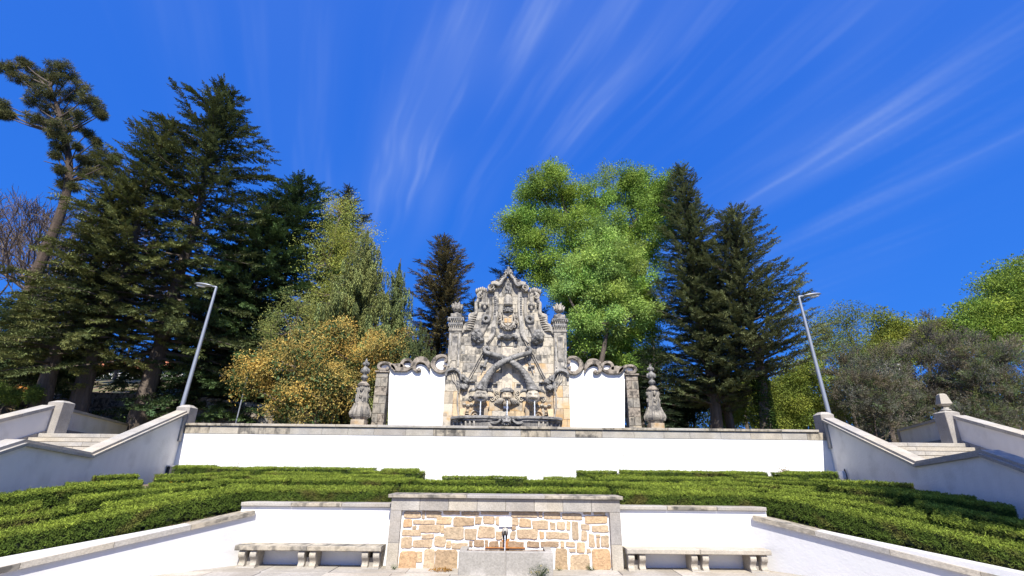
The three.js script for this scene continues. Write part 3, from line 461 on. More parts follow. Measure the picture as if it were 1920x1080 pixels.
  FP('side_moulding', sweep([[864, 726], [859.5, 738], [858.5, 758], [859.5, 772], [862, 786]].map((p) => { const q = S(...p); return V(s * q[0], q[1], ZF + 0.16); }), [0.03, 0.04, 0.04, 0.03], 8), M.carvedLight);
});
// crest: two volutes rising to a shell
both((s) => {
  const v = S(921.8, 541.8), pts = [...spiral(s * v[0], v[1], 0.03, 0.15, s > 0 ? 2.2 : Math.PI - 2.2, s * -1.6, 22).map((p) => p)];
  FP('crest_volute', band(pts, [0.03, 0.075], ZF - 0.35, 0.62, 0.018, 70), M.carvedLight);
  FP('crest_volute_core', new THREE.CylinderGeometry(0.17, 0.17, 0.48, 24).rotateX(Math.PI / 2).translate(s * v[0], v[1], ZF - 0.08), M.carvedLight);
  const cr = [[921, 534.6], [929, 533.2], [934.5, 535.5], [940, 531], [944, 523.5], [949.5, 519]].map((p) => { const q = S(...p); return [s * q[0], q[1]]; });
  FP('crest_scroll', band(cr, [0.14, 0.17, 0.19, 0.17, 0.14, 0.1], ZF - 0.35, 0.60, 0.03, 40), M.carvedLight);
  FP('crest_moulding', sweep(cr.map((p) => V(p[0] * 0.97, p[1] - 0.09, ZF + 0.24)), [0.035, 0.04, 0.03], 8), M.carved);
  const k0 = S(933, 529.5); FP('crest_curl', band(spiral(s * k0[0], k0[1], 0.015, 0.075, s > 0 ? 0 : Math.PI, s * 1.3, 18), [0.02, 0.05], ZF - 0.15, 0.34, 0.012, 50), M.carved);
  FP('crest_curl', [0, 1, 2, 3].map((k) => { const q = S(936 + k * 2.8, 530 - k * 2.9); return lump(s * q[0], q[1] + 0.02, ZF + 0.2, 0.05, 0.045, 0.08, null, 10, 8); }), M.carved);
  // acanthus corner and hanging drop
  const a0 = S(905, 546); for (let k = 0; k < 6; k++) FP('acanthus_leaf', lump(s * (a0[0] - 0.16 + k * 0.085), a0[1] + 0.05 - 0.035 * Math.abs(k - 2.2), ZF + 0.02, 0.06, 0.14, 0.15, (x, y) => 1 + 0.15 * y, 10, 8), M.carvedLight);
  const ac = S(900, 556); FP('acanthus_curl', band(spiral(s * ac[0], ac[1], 0.02, 0.12, s > 0 ? -1.2 : Math.PI + 1.2, s * 1.4, 18), [0.03, 0.07], ZF - 0.02, 0.16, 0.016, 50), M.carvedLight);
  FP('leaf_stem', band([[898, 563], [896.5, 575], [899, 560]].map((p) => { const q = S(...p); return [s * q[0], q[1]]; }), [0.05, 0.12, 0.04], ZF - 0.02, 0.1, 0.02), M.w2);
  const d0 = S(909.5, 558); FP('drop', [band([[s * d0[0], d0[1] + 0.3], [s * d0[0], d0[1]], [s * d0[0], d0[1] - 0.3]], [0.22, 0.16, 0.13], ZF - 0.02, 0.12, 0.03), lump(s * (d0[0] - 0.06), d0[1] - 0.34, ZF + 0.06, 0.10, 0.1, 0.1), lump(s * (d0[0] + 0.06), d0[1] - 0.34, ZF + 0.06, 0.10, 0.1, 0.1), lump(s * d0[0], d0[1] - 0.46, ZF + 0.06, 0.07, 0.13, 0.08)], M.carvedLight);
  // fan of ribs under the second shoulder
  for (let k = 0; k < 7; k++) { const q = S(884 - k * 1.2 - (k > 4 ? (k - 4) * 1.4 : 0), 595 + k * 4.1); FP('rib', sweep([V(s * (q[0] - 0.22), q[1] + 0.02, ZF + 0.02), V(s * (q[0] - 0.02), q[1] + 0.02, ZF + 0.1), V(s * (q[0] + 0.10), q[1] - 0.01, ZF + 0.08)], [0.03, 0.045, 0.03], 7, 1, 6), M.carvedLight); }
  // ring with its strap, and the scaly lump below
  const r0 = S(911.5, 599.5); FP('ring', new THREE.TorusGeometry(0.135, 0.07, 10, 26).translate(s * r0[0], r0[1], ZF + 0.1), M.carved);
  FP('strap', band([[920.5, 558], [920.6, 578], [919, 592], [913, 606], [905, 618], [900, 628]].map((p) => { const q = S(...p); return [s * q[0], q[1]]; }), [0.13, 0.14, 0.16, 0.21, 0.28, 0.3], ZF - 0.02, 0.11, 0.04, 40), M.w2);
  const l0 = S(897.5, 631); FP('shell_boss', [[0, 0, 0.22], [0.14, -0.10, 0.15], [-0.10, -0.14, 0.15], [0.04, 0.16, 0.17], [0.20, 0.06, 0.12], [-0.02, -0.24, 0.1]].map(([x, y, r]) => lump(s * (l0[0] + x), l0[1] + y, ZF + 0.12, r, r * 0.95, r * 0.9, (u, v) => 1 + 0.12 * Math.sin(10 * Math.atan2(v, u) + x * 20), 20, 12)), M.carved);
  // long S-shaped straps framing the centre
  FP('scroll_strap', band([[931, 549], [931, 575], [929, 592], [926.5, 608], [925, 622], [920, 634], [913, 643]].map((p) => { const q = S(...p); return [s * q[0], q[1]]; }), [0.19, 0.19, 0.2, 0.2, 0.22, 0.18, 0.08], ZF - 0.02, 0.13, 0.04, 56), M.w1);
  for (let k = 0; k < 9; k++) { const q = S(929.4 - k * 0.15, 558 + k * 4); FP('bead', lump(s * q[0], q[1], ZF + 0.12, 0.045, 0.05, 0.03, null, 10, 8), M.carved); }
  FP('frame_moulding', [0, 0.085].map((e) => sweep([[916, 640], [900, 669], [886, 695], [872, 720]].map((p) => { const q = S(...p); return V(s * (q[0] - e), q[1], ZF + 0.04); }), [0.024, 0.02], 8, 1, 20)), M.carvedLight);
});
{ // shell on top and small knob
  const q = S(951, 511), g = lump(0, q[1], ZF + 0.02, 0.17, 0.19, 0.16, (x, y) => 1 + 0.09 * Math.cos(11 * Math.atan2(x, y + 0.9)), 30, 18); FP('crest_shell', g, M.carved);
  both((s) => FP('crest_shell_curl', band(spiral(s * 0.10, q[1] - 0.12, 0.012, 0.085, s > 0 ? 1.4 : Math.PI - 1.4, -s * 1.2, 16), [0.02, 0.05], ZF - 0.1, 0.3, 0.012, 44), M.carvedLight));
  FP('crest_knob', lathe([[0, q[1] + 0.15], [0.06, q[1] + 0.17], [0.03, q[1] + 0.21], [0.055, q[1] + 0.25], [0, q[1] + 0.31]], 0, 0, ZF, 10), M.carved);
}
// centre column: relief figure, urn, tray, coat of arms
{
  const c = (py) => S(952, py)[1];
  FP('figure_relief', [block(-0.15, c(553), ZF - 0.02, 0.15, c(531.5), ZF + 0.13, 0.03), lump(0.0, c(536), ZF + 0.18, 0.07, 0.08, 0.07), lump(0.0, c(543), ZF + 0.16, 0.10, 0.17, 0.09, (x, y) => 1 + 0.12 * Math.sin(8 * y + 4 * x)), lump(-0.09, c(541), ZF + 0.15, 0.05, 0.12, 0.06), lump(0.09, c(545), ZF + 0.15, 0.05, 0.12, 0.06), lump(-0.04, c(550), ZF + 0.15, 0.05, 0.1, 0.06), lump(0.06, c(550.5), ZF + 0.15, 0.05, 0.1, 0.06), lump(0, c(529.6), ZF + 0.13, 0.035, 0.04, 0.035)], M.carved);
  const U = (pts) => lathe(pts, 0, 0, ZF + 0.05, 22);
  FP('urn', [U([[0.05, c(553.5)], [0.13, c(553.5)], [0.13, c(556.5)], [0.19, c(558)], [0.195, c(569)], [0.185, c(570)], [0.21, c(571)], [0.205, c(573)], [0.15, c(575.5)], [0, c(576)]])], M.carvedLight);
  FP('pedestal', U([[0.04, c(575)], [0.085, c(577)], [0.12, c(580)], [0.09, c(584)], [0.2, c(585.5)], [0.24, c(587.5)], [0, c(588.5)]]), M.carved);
  both((s) => FP('pedestal_curl', band(spiral(s * 0.17, c(580), 0.015, 0.075, s > 0 ? 3 : 0.14, s * 1.4, 16), [0.02, 0.05], ZF - 0.02, 0.16, 0.012, 44), M.carved));
  const sh = new THREE.Shape(), y0 = c(589), y1 = c(606.5), y2 = c(612.5); sh.moveTo(-0.2, y0); sh.lineTo(0.2, y0); sh.lineTo(0.2, y1 + 0.06); sh.quadraticCurveTo(0.19, y1 - 0.02, 0, y2); sh.quadraticCurveTo(-0.19, y1 - 0.02, -0.2, y1 + 0.06); sh.closePath();
  FP('shield', new THREE.ExtrudeGeometry(sh, { depth: 0.1, bevelEnabled: true, bevelThickness: 0.02, bevelSize: 0.015, bevelSegments: 2, curveSegments: 10 }).translate(0, 0, ZF), M.w3);
  const q1 = lerp(y0, y1, 0.5); for (const [xa, xb, ya, yb, m] of [[-0.16, -0.02, q1 + 0.03, y0 - 0.05, M.h3], [0.02, 0.16, q1 + 0.03, y0 - 0.05, M.h4], [-0.16, -0.02, y1, q1 - 0.01, M.h4], [0.02, 0.16, y1, q1 - 0.01, M.h4]]) FP('shield_quarter', block(xa, ya, ZF + 0.11, xb, yb, ZF + 0.14, 0.008), m);
  both((s) => {
    FP('shield_scroll', band([[s * 0.06, y2 - 0.06], [s * 0.20, y2 + 0.02], [s * 0.31, y1 + 0.08], [s * 0.30, lerp(y0, y1, 0.5)], [s * 0.24, y0 - 0.02], [s * 0.29, y0 + 0.06]], [0.08, 0.11, 0.12, 0.1, 0.08, 0.03], ZF - 0.02, 0.16, 0.025), M.carvedLight);
    for (const [x, y, r] of [[0.34, q1 + 0.04, 0.07], [0.35, y1 + 0.02, 0.08], [0.27, y2 - 0.03, 0.075], [0.13, y2 - 0.11, 0.08], [0.0, y2 - 0.13, 0.07]]) FP('shield_curl', band(spiral(s * x, y, 0.012, r, s > 0 ? 0.5 : 2.6, s * 1.3, 16), [0.02, 0.05], ZF - 0.02, 0.19, 0.012, 44), M.carvedLight);
  });
  // lintel scroll with its dark recess
  const ly = c(634); FP('lintel_scroll', [band([[-0.40, ly + 0.02], [-0.2, ly + 0.07], [0, ly - 0.02], [0.2, ly + 0.07], [0.40, ly + 0.02]], [0.1, 0.15, 0.19, 0.15, 0.1], ZF - 0.02, 0.24, 0.04), lump(-0.37, ly - 0.02, ZF + 0.14, 0.08, 0.09, 0.1), lump(0.37, ly - 0.02, ZF + 0.14, 0.08, 0.09, 0.1), lump(0, ly + 0.0, ZF + 0.2, 0.10, 0.12, 0.08, (x, y) => 1 + 0.12 * Math.cos(8 * Math.atan2(y, x)))], M.carved);
  both((s) => FP('recess_jamb', block(Math.min(s * 0.26, s * 0.40), c(650), ZF - 0.02, Math.max(s * 0.26, s * 0.40), c(638), ZF + 0.05, 0.01), M.carved));
  FP('recess_stone', block(-0.25, c(650), ZF - 0.02, 0.25, c(638.5), ZF + 0.03, 0.02), M.w3);
  // vertical flat rib below
  FP('centre_rib', block(-0.22, c(738), ZF - 0.02, 0.22, c(651), ZF + 0.035, 0.02), M.h3);
}
// crossed horns of plenty
both((s) => {
  const P = (px, py, z) => { const p = at(px, py, ZF + z); return V(s * Math.abs(p.x) * Math.sign(952 - px), p.y, ZF + z); };
  const zc = s > 0 ? 0.30 : 0.14;
  const path = [P(996, 0, 0)]; path.length = 0;
  // drawn for the horn whose head is on the right; the curl sits on the other side
  const L = [[918, 657, .17], [913.5, 651, .17], [908.6, 654, .18], [910, 660, .2], [918, 663, .22], [932, 667, .26], [944, 671.5, .3], [955, 676.5, .34], [966, 683.5, .34], [976, 692, .3], [984, 701.5, .28], [991, 713, .26], [996, 724, .26], [999, 733, .27]];
  for (const [x, y, z] of L) path.push(P(x, y, z * (s > 0 ? 1 : 0.72)));
  FP('cornucopia', sweep(path, [0.05, 0.07, 0.085, 0.09, 0.10, 0.11, 0.12, 0.13, 0.135, 0.14, 0.15, 0.165, 0.19, 0.235], 14, 1, 120, (t, q) => 1 + (t > 0.42 ? 0.09 * Math.sin(t * 150) * Math.sin(q * 5) : 0.03 * Math.sin(t * 190))), M.carved);
  // small spear leaf and ledge beside it
  const sp = [[916, 669], [911, 679], [906, 690], [902, 702]].map((p) => { const q = S(...p); return V(s * q[0], q[1], ZF + 0.03); });
  FP('spear_leaf', [sweep(sp, [0.035, 0.06, 0.04, 0.02], 8, 0.6), lump(s * S(904, 686)[0], S(904, 686)[1], ZF + 0.06, 0.09, 0.05, 0.07), lump(s * S(909, 688)[0], S(909, 688)[1], ZF + 0.06, 0.08, 0.05, 0.07)], M.carved);
  for (const [px, py, w] of [[886, 716, 0.11], [929, 720.5, 0.09]]) { const q = S(px, py); FP('ledge', block(s * q[0] - w, q[1] - 0.02, ZF - 0.02, s * q[0] + w, q[1] + 0.035, ZF + 0.12, 0.012), M.carved); }
});
// masks: two beasts under hat brims, a bearded face between them
function face(cx, cy, cz, w, h, kind) {
  const bump = (x, y, a, b, sx, sy) => Math.exp(-((x - a) ** 2) / (2 * sx * sx) - ((y - b) ** 2) / (2 * sy * sy));
  return lump(cx, cy, cz, w, h, w * 0.8, (x, y, z) => {
    if (z < -0.2) return 0.8; let k = 1;
    k += 0.30 * bump(x, y, 0, 0.05, 0.15, 0.22) + (kind ? 0.22 : 0.34) * bump(x, y, 0, -0.12, 0.2, 0.1); // nose, muzzle
    k += 0.14 * (bump(x, y, -0.35, 0.42, 0.2, 0.07) + bump(x, y, 0.35, 0.42, 0.2, 0.07)); // brows
    k -= 0.20 * (bump(x, y, -0.36, 0.24, 0.12, 0.08) + bump(x, y, 0.36, 0.24, 0.12, 0.08)); // sockets
    k += 0.09 * (bump(x, y, -0.36, 0.22, 0.06, 0.05) + bump(x, y, 0.36, 0.22, 0.06, 0.05)); // eyeballs
    k += 0.16 * (bump(x, y, -0.42, -0.12, 0.18, 0.16) + bump(x, y, 0.42, -0.12, 0.18, 0.16)); // cheeks
    k -= 0.34 * bump(x, y, 0, -0.40, 0.15, 0.08); k += 0.12 * bump(x, y, 0, -0.62, 0.25, 0.1); // mouth, chin
    if (kind) k += y < -0.2 ? 0.10 * Math.sin(16 * x + 8 * y) * smooth(-0.2, -0.5, y) : 0;
    return k;
  }, 56, 44);
}
both((s) => {
  const p = S(902.5, 744), cx = s * p[0], cy = p[1] + 0.02;
  FP('beast_mask', face(cx, cy - 0.05, ZF + 0.32, 0.29, 0.29, false), M.w3);
  FP('hat_brim', [lump(cx, cy + 0.24, ZF + 0.26, 0.27, 0.06, 0.22, (x) => 1 + 0.08 * Math.sin(x * 14)), lump(cx + s * 0.0, cy + 0.31, ZF + 0.2, 0.24, 0.12, 0.2)], M.carved);
  for (const k of [-1, 1]) FP('ear', sweep([V(cx + k * 0.20, cy + 0.20, ZF + 0.24), V(cx + k * 0.33, cy + 0.22, ZF + 0.26), V(cx + k * 0.45, cy + 0.18, ZF + 0.22), V(cx + k * 0.50, cy + 0.10, ZF + 0.17)], [0.05, 0.07, 0.055, 0.012], 10, 0.6), M.carved);
  for (const [dx, dy, r] of [[-0.46, -0.10, 0.075], [0.44, -0.10, 0.08], [-0.62, 0.14, 0.07], [-0.66, -0.05, 0.07], [-0.6, -0.26, 0.06]]) FP('rosette', [new THREE.TorusGeometry(r, 0.026, 8, 18).translate(cx - s * dx * -1, cy + dy, ZF + 0.03), lump(cx - s * dx * -1, cy + dy, ZF + 0.03, r * 0.5, r * 0.5, 0.05, null, 10, 8)], M.w3);
  for (let k = 0; k < 5; k++) FP('scallop', lump(cx + s * (0.36 - k * 0.0) - s * (-0.02) + s * (k - 2) * 0.15, cy - 0.34 - (k % 2) * 0.05, ZF + 0.03, 0.085, 0.06, 0.07, null, 12, 8), M.w3);
  const v = S(890, 779); FP('low_volute', band(spiral(s * v[0], v[1], 0.03, 0.20, s > 0 ? 0 : Math.PI, s * 1.4, 22), [0.03, 0.06], ZF - 0.02, 0.1, 0.014, 60), M.h2);
  for (const py of [771, 775.5, 780]) { const q = S(874.5, py); FP('low_fillet', block(s * q[0] - 0.10, q[1] - 0.03, ZF - 0.02, s * q[0] + 0.10, q[1] + 0.02, ZF + 0.09, 0.012), M.h2); }
  const pp = S(911.5, 772); FP('low_post', [block(s * pp[0] - 0.08, TERR + 0.4, ZF - 0.02, s * pp[0] + 0.08, pp[1] + 0.14, ZF + 0.2, 0.02), lump(s * (pp[0]), pp[1] + 0.16, ZF + 0.08, 0.12, 0.07, 0.12)], M.h2);
  const dk = S(866, 776); FP('tilted_slab', hexa([V(s * (dk[0] - 0.10), dk[1] - 0.32, ZF + 0.02), V(s * (dk[0] + 0.06), dk[1] - 0.32, ZF + 0.02), V(s * (dk[0] + 0.06), dk[1] - 0.32, ZF + 0.3), V(s * (dk[0] - 0.10), dk[1] - 0.32, ZF + 0.3)], [V(s * (dk[0] - 0.18), dk[1] + 0.2, ZF + 0.02), V(s * (dk[0] + 0.07), dk[1] + 0.22, ZF + 0.02), V(s * (dk[0] + 0.07), dk[1] + 0.22, ZF + 0.18), V(s * (dk[0] - 0.18), dk[1] + 0.2, ZF + 0.18)]), M.h4);
});
{
  const cy = S(952, 744)[1] - 0.02, cx = 0;
  FP('bearded_mask', face(cx, cy, ZF + 0.12, 0.25, 0.28, true), M.h2);
  FP('mask_cap', [lump(cx, cy + 0.24, ZF + 0.13, 0.28, 0.13, 0.22, (x, y) => 1 + 0.06 * Math.cos(x * 12)), block(-0.27, cy + 0.16, ZF, 0.27, cy + 0.21, ZF + 0.3, 0.02)], M.carved);
  both((s) => FP('beard', [0, 1, 2, 3].map((k) => sweep([V(s * (0.10 + k * 0.035), cy - 0.02 - k * 0.02, ZF + 0.24 - k * 0.03), V(s * (0.17 + k * 0.06), cy - 0.16 + k * 0.01, ZF + 0.22 - k * 0.04), V(s * (0.24 + k * 0.075), cy - 0.27 + k * 0.012, ZF + 0.12 - k * 0.02), V(s * (0.34 + k * 0.05), cy - 0.29 + k * 0.02, ZF + 0.06)], [0.05, 0.055, 0.045, 0.02], 8)), M.carvedLight));
  FP('beard', [-2, -1, 0, 1, 2].map((k) => sweep([V(k * 0.045, cy - 0.19, ZF + 0.24), V(k * 0.06, cy - 0.30, ZF + 0.20), V(k * 0.065, cy - 0.36 + Math.abs(k) * 0.01, ZF + 0.12)], [0.035, 0.035, 0.015], 7)), M.h3);
  const a = at(944, 760.5, ZF + 0.05), b = at(954, 766, ZF + 0.05), t = thing('plaque', 'small white plaque behind the middle water jet of the stone fountain', 'sign', V(a.x, b.y, ZF + 0.05)); part('plate', block(a.x, b.y, ZF + 0.03, b.x, a.y, ZF + 0.05, 0.004), M.paper, t); part('emblem', block((a.x + b.x) / 2 + 0.02, b.y + 0.03, ZF + 0.05, (a.x + b.x) / 2 + 0.06, a.y - 0.03, ZF + 0.054, 0.001), std({ color: new THREE.Color(0.1, 0.15, 0.5) }), t);
}
// basin with a bowed front, rim and a small mask between two scrolls
{
  const prof = [[0.0, TERR - 0.1], [0.0, 3.42], [0.06, 3.48], [0.06, 3.53], [0.12, 3.57], [0.12, 3.645], [0.10, 3.665], [-0.16, 3.665], [-0.16, 3.3]];
  const bow = (u) => ZF + 0.12 + 0.95 * Math.sqrt(Math.max(0, 1 - Math.pow(Math.abs(u), 3.2))) * (0.72 + 0.28 * smooth(0.12, 0.45, Math.abs(u)));
  const mk = (pr) => { const nu = 72, pos = [], idx = []; for (let i = 0; i <= nu; i++) { const u = i / nu * 2 - 1, uu = Math.sign(u) * Math.pow(Math.abs(u), 0.8), x = uu * 2.12, z = bow(uu); for (const [o, y] of pr) pos.push(x + uu * o, y, z + o); } const w = pr.length; for (let i = 0; i < nu; i++) for (let j = 0; j + 1 < w; j++) { const a = i * w + j, b = a + w; idx.push(a, b, a + 1, a + 1, b, b + 1); } const g = new THREE.BufferGeometry(); g.setAttribute('position', new THREE.Float32BufferAttribute(pos, 3)); g.setIndex(idx); g.computeVertexNormals(); return toCreasedNormals(g, 0.6); };
  FP('basin', mk(prof.slice(0, 2)), M.w2); FP('basin_rim', mk(prof.slice(1)), M.carved);
  FP('basin_water', new THREE.PlaneGeometry(3.9, 0.95).rotateX(-Math.PI / 2).translate(0, 3.5, ZF + 0.5), M.glassDark);
  for (let k = 0; k < 26; k++) { const u = (k - 12.5) / 13; if (Math.abs(u) > 0.5) FP('gadroon', sweep([V(u * 2.13, 3.2, bow(u) + 0.01), V(u * 2.14, 3.36, bow(u) + 0.03), V(u * 2.16, 3.46, bow(u) + 0.04)], [0.035, 0.045, 0.03], 6, 1, 6), M.w1); }
  const zc = bow(0) + 0.04; FP('basin_mask', face(0, 3.48, zc, 0.20, 0.22, true), M.carved);
  both((s) => { FP('basin_scroll', band([[s * 0.22, 3.52], [s * 0.42, 3.40], [s * 0.60, 3.44], [s * 0.68, 3.56], [s * 0.58, 3.60], [s * 0.53, 3.52]], [0.08, 0.12, 0.12, 0.1, 0.08, 0.05], zc - 0.12, 0.24, 0.025), M.carved); });
}
const jets = [['left', 901.5, 751, -1], ['middle', 951, 752, 0], ['right', 1002, 751, 1]];
jets.forEach(([n, px, py]) => { const z = ZF + (n === 'middle' ? 0.34 : 0.46), p = at(px, py, z); single('water_jet', sweep([V(p.x, p.y, z), V(p.x, p.y - 0.1, z + 0.10), V(p.x, p.y - 0.45, z + 0.15), V(p.x, 3.5, z + 0.17)], [0.02, 0.02, 0.024, 0.03], 7, 1, 18, (t, q) => 1 + 0.3 * Math.sin(t * 50 + q * 2)), M.water, `thin jet of water falling from the ${n} mask of the stone fountain`, 'water'); });

// ---------------------------------------------------------------- wing walls with their scrolled copings, end pillars, obelisks
both((s) => {
  const side = s < 0 ? 'left' : 'right', zw = ZF + 0.0;
  const t = thing('wing_wall', `white wing wall with a scrolled stone coping ${side} of the carved fountain`, 'wall', V(s * 4, TERR, zw));
  const Q = (px, py) => { const q = S(px, py); return [s * q[0], q[1]]; }, sc = (x, y) => Q(640 + x / 6.75, 660 + y / 6.75);
  // white panel, its top following the scrolls
  const top = [[500, 215], [512, 172], [560, 156], [620, 172], [680, 215], [720, 225], [780, 200], [800, 140], [880, 135], [905, 185], [945, 165], [1010, 150], [1080, 180], [1150, 215], [1195, 110], [1260, 70], [1335, 72], [1362, 90]].map((p) => sc(...p));
  const shp = new THREE.Shape([new THREE.Vector2(sc(605, 900)[0], TERR), new THREE.Vector2(sc(605, 230)[0], sc(605, 230)[1]), ...top.map((p) => new THREE.Vector2(...p)), new THREE.Vector2(sc(1362, 90)[0], TERR)]);
  part('plaster_face', new THREE.ExtrudeGeometry(shp, { depth: 0.3, bevelEnabled: false }).translate(0, 0, zw - 0.32), M.plaster, t);
  const B = (n, pts, w) => part(n, band(pts.map((p) => sc(...p)), w.map((k) => k / 6.75 * 0.0205), zw - 0.34, 0.46, 0.018, pts.length * 8), M.brownStone, t);
  B('scroll_coping', [[690, 246], [662, 205], [620, 160], [560, 142], [500, 152], [476, 188], [494, 220], [540, 227], [586, 224], [600, 205]], [30, 60, 40, 34, 36, 40, 40, 40, 36, 20]);
  B('scroll_coping', [[640, 170], [700, 195], [760, 205], [830, 222], [900, 200]], [40, 110, 110, 60, 20]);
  B('scroll_coping', [[770, 200], [772, 150], [800, 112], [850, 106], [890, 130], [905, 175], [880, 178]], [50, 45, 40, 36, 34, 30, 16]);
  B('scroll_coping', [[995, 218], [1000, 240], [965, 245], [932, 222], [926, 175], [950, 122], [1000, 100], [1060, 112], [1100, 165], [1120, 240]], [26, 26, 34, 46, 54, 74, 80, 84, 56, 8]);
  B('scroll_coping', [[1325, 118], [1338, 92], [1318, 60], [1262, 55], [1200, 85], [1165, 150], [1190, 215], [1250, 250], [1310, 240], [1338, 200], [1318, 178]], [22, 26, 34, 44, 56, 64, 60, 52, 40, 30, 20]);
  for (const [x, y] of [[1323, 116], [1312, 184], [988, 226], [592, 214]]) { const q = sc(x, y); part('scroll_eye', new THREE.CylinderGeometry(0.065, 0.065, 0.48, 14).rotateX(Math.PI / 2).translate(q[0], q[1], zw - 0.09), M.brownStone, t); }
  // end pillar of squared blocks
  const p = thing('stone_pillar', `pillar of squared granite blocks ending the ${side} wing wall`, 'pillar', V(s * 5.3, TERR, zw));
  const [xa] = Q(707, 690), [xb] = Q(729.5, 690), x0 = Math.min(xa, xb), x1 = Math.max(xa, xb), yt = sc(530, 262)[1]; let y = TERR, r = 0;
  while (y < yt - 0.05) { const h = Math.min(rr(0.30, 0.40), yt - y), cut = r % 2 ? [[0, 1]] : [[0, 0.45], [0.45, 1]]; for (const [a, b] of cut) part('block', block(lerp(x0, x1, a) + 0.003, y + 0.003, zw - 0.5, lerp(x0, x1, b) - 0.003, y + h - 0.003, zw + 0.05 + rr(-0.006, 0.006), 0.014), [M.moss, M.brownStone, M.greyCarved][Math.floor(rnd() * 3)], p); y += h; r++; }
  part('cap', block(x0 - 0.05, yt, zw - 0.55, x1 + 0.05, yt + 0.07, zw + 0.11, 0.015), M.brownStone, p);
  // obelisk
  const zo = -19.6, b0 = at(s < 0 ? 673 : 1229.5, 797, zo), ox = b0.x, up = at(s < 0 ? 680 : 1219, s < 0 ? 672 : 682, zo).y, k = (up - 3.36) / 2.66, O = (yy) => 3.36 + yy * k;
  const o = thing('stone_obelisk', `carved stone obelisk with a pointed finial ${side} of the ${side} wing wall`, 'obelisk', V(ox, TERR, zo));
  part('plinth', block(ox - 0.26, TERR, zo - 0.3, ox + 0.26, O(0.14), zo + 0.28, 0.01), M.h2, o); part('step', block(ox - 0.45, TERR, zo - 0.6, ox + 0.5, O(-0.05), zo + 0.1, 0.02), M.moss, o);
  const oct = (pts, m, name) => { const g = new THREE.LatheGeometry(pts.map(([x, yy]) => new THREE.Vector2(x, O(yy))), 8).toNonIndexed(); g.rotateY(Math.PI / 8).scale(0.9, 1, 0.85).translate(ox, 0, zo); g.computeVertexNormals(); part(name, g, m, o); };
  oct([[0, 0.14], [0.30, 0.14], [0.34, 0.20], [0.40, 0.27], [0.435, 0.36], [0.42, 0.46], [0.36, 0.57], [0.30, 0.72], [0.27, 0.85]], M.greyCarved, 'bulb'); oct([[0.27, 0.85], [0.24, 1.15], [0.205, 1.50], [0, 1.50]], M.greyCarved, 'shaft');
  oct([[0, 1.50], [0.26, 1.50], [0.27, 1.54], [0.22, 1.60], [0.14, 1.66], [0.09, 1.72], [0, 1.72]], M.brownStone, 'cap');
  for (let j = 0; j < 8; j++) { const a = j * Math.PI / 4 + Math.PI / 8, ca = Math.cos(a), sa = Math.sin(a); part('leaf', [sweep([V(ox + 0.35 * ca, O(0.24), zo + 0.33 * sa), V(ox + 0.38 * ca, O(0.40), zo + 0.36 * sa), V(ox + 0.31 * ca, O(0.60), zo + 0.29 * sa), V(ox + 0.265 * ca, O(0.74), zo + 0.25 * sa), V(ox + 0.275 * ca, O(0.80), zo + 0.26 * sa)], [0.04, 0.065, 0.05, 0.04, 0.02], 8, 0.6)], M.greyCarved, o); part('edge', sweep([V(ox + 0.243 * ca, O(0.86), zo + 0.23 * sa), V(ox + 0.185 * ca, O(1.49), zo + 0.175 * sa)], [0.022, 0.018], 6, 1, 3), M.w2, o); }
  for (const yy of [1.36, 1.08]) for (const a of [0, Math.PI / 2, Math.PI]) part('relief', lump(ox + 0.22 * Math.cos(a), O(yy), zo + 0.21 * Math.sin(a), 0.07, 0.1, 0.05, (x, y2) => 1 + 0.2 * Math.cos(5 * Math.atan2(y2, x)), 12, 8), M.greyCarved, o);
  part('finial', [lathe([[0, O(1.70)], [0.10, O(1.72)], [0.07, O(1.77)], [0.13, O(1.81)], [0.145, O(1.87)], [0.10, O(1.94)], [0.06, O(1.97)], [0.10, O(2.02)], [0.165, O(2.12)], [0.15, O(2.22)], [0.08, O(2.28)], [0.06, O(2.36)], [0.12, O(2.41)], [0.06, O(2.52)], [0.045, O(2.58)], [0, O(2.68)]], ox, 0, zo, 12), ...Array.from({ length: 12 }, (_, j) => { const a = j * 1.05, hi = j > 5; return lump(ox + (hi ? 0.1 : 0.15) * Math.cos(a), O(hi ? 2.42 : 2.13), zo + (hi ? 0.1 : 0.15) * Math.sin(a), 0.045, hi ? 0.07 : 0.1, 0.045, null, 8, 6); })], M.carved, o);
});

// ---------------------------------------------------------------- lamp posts
function lampPost(s, base, top, head, label) {
  const t = thing('street_lamp', label, 'street lamp', base), d = top.clone().sub(base);
  part('pole', sweep([base, base.clone().addScaledVector(d, 0.5), top], [0.085, 0.07, 0.05], 12, 1, 8), M.steel, t);
  part('base_plate', lathe([[0, base.y], [0.2, base.y], [0.2, base.y + 0.03], [0.1, base.y + 0.05], [0.09, base.y + 0.35], [0, base.y + 0.35]], base.x, 0, base.z, 14), M.steelDark, t);
  const arm = V(head.x - top.x, head.y - top.y, head.z - top.z); part('arm', sweep([top, top.clone().addScaledVector(arm, 0.45)], [0.035, 0.03], 8, 1, 3), M.steel, t);
  const c = top.clone().addScaledVector(arm, 0.72), g = lump(0, 0, 0, 0.40, 0.085, 0.17, (x, y) => (y < 0 ? 0.75 : 1) * (1 - 0.12 * x * s), 26, 14); g.rotateZ(s * 0.12).translate(c.x, c.y, c.z);
  const h = part('lamp_head', g, M.steel, t); const l = lump(0, 0, 0, 0.20, 0.035, 0.11, null, 18, 10); l.rotateZ(s * 0.12).translate(c.x + s * 0.06, c.y - 0.055, c.z); part('lens', l, M.lens, t);
}
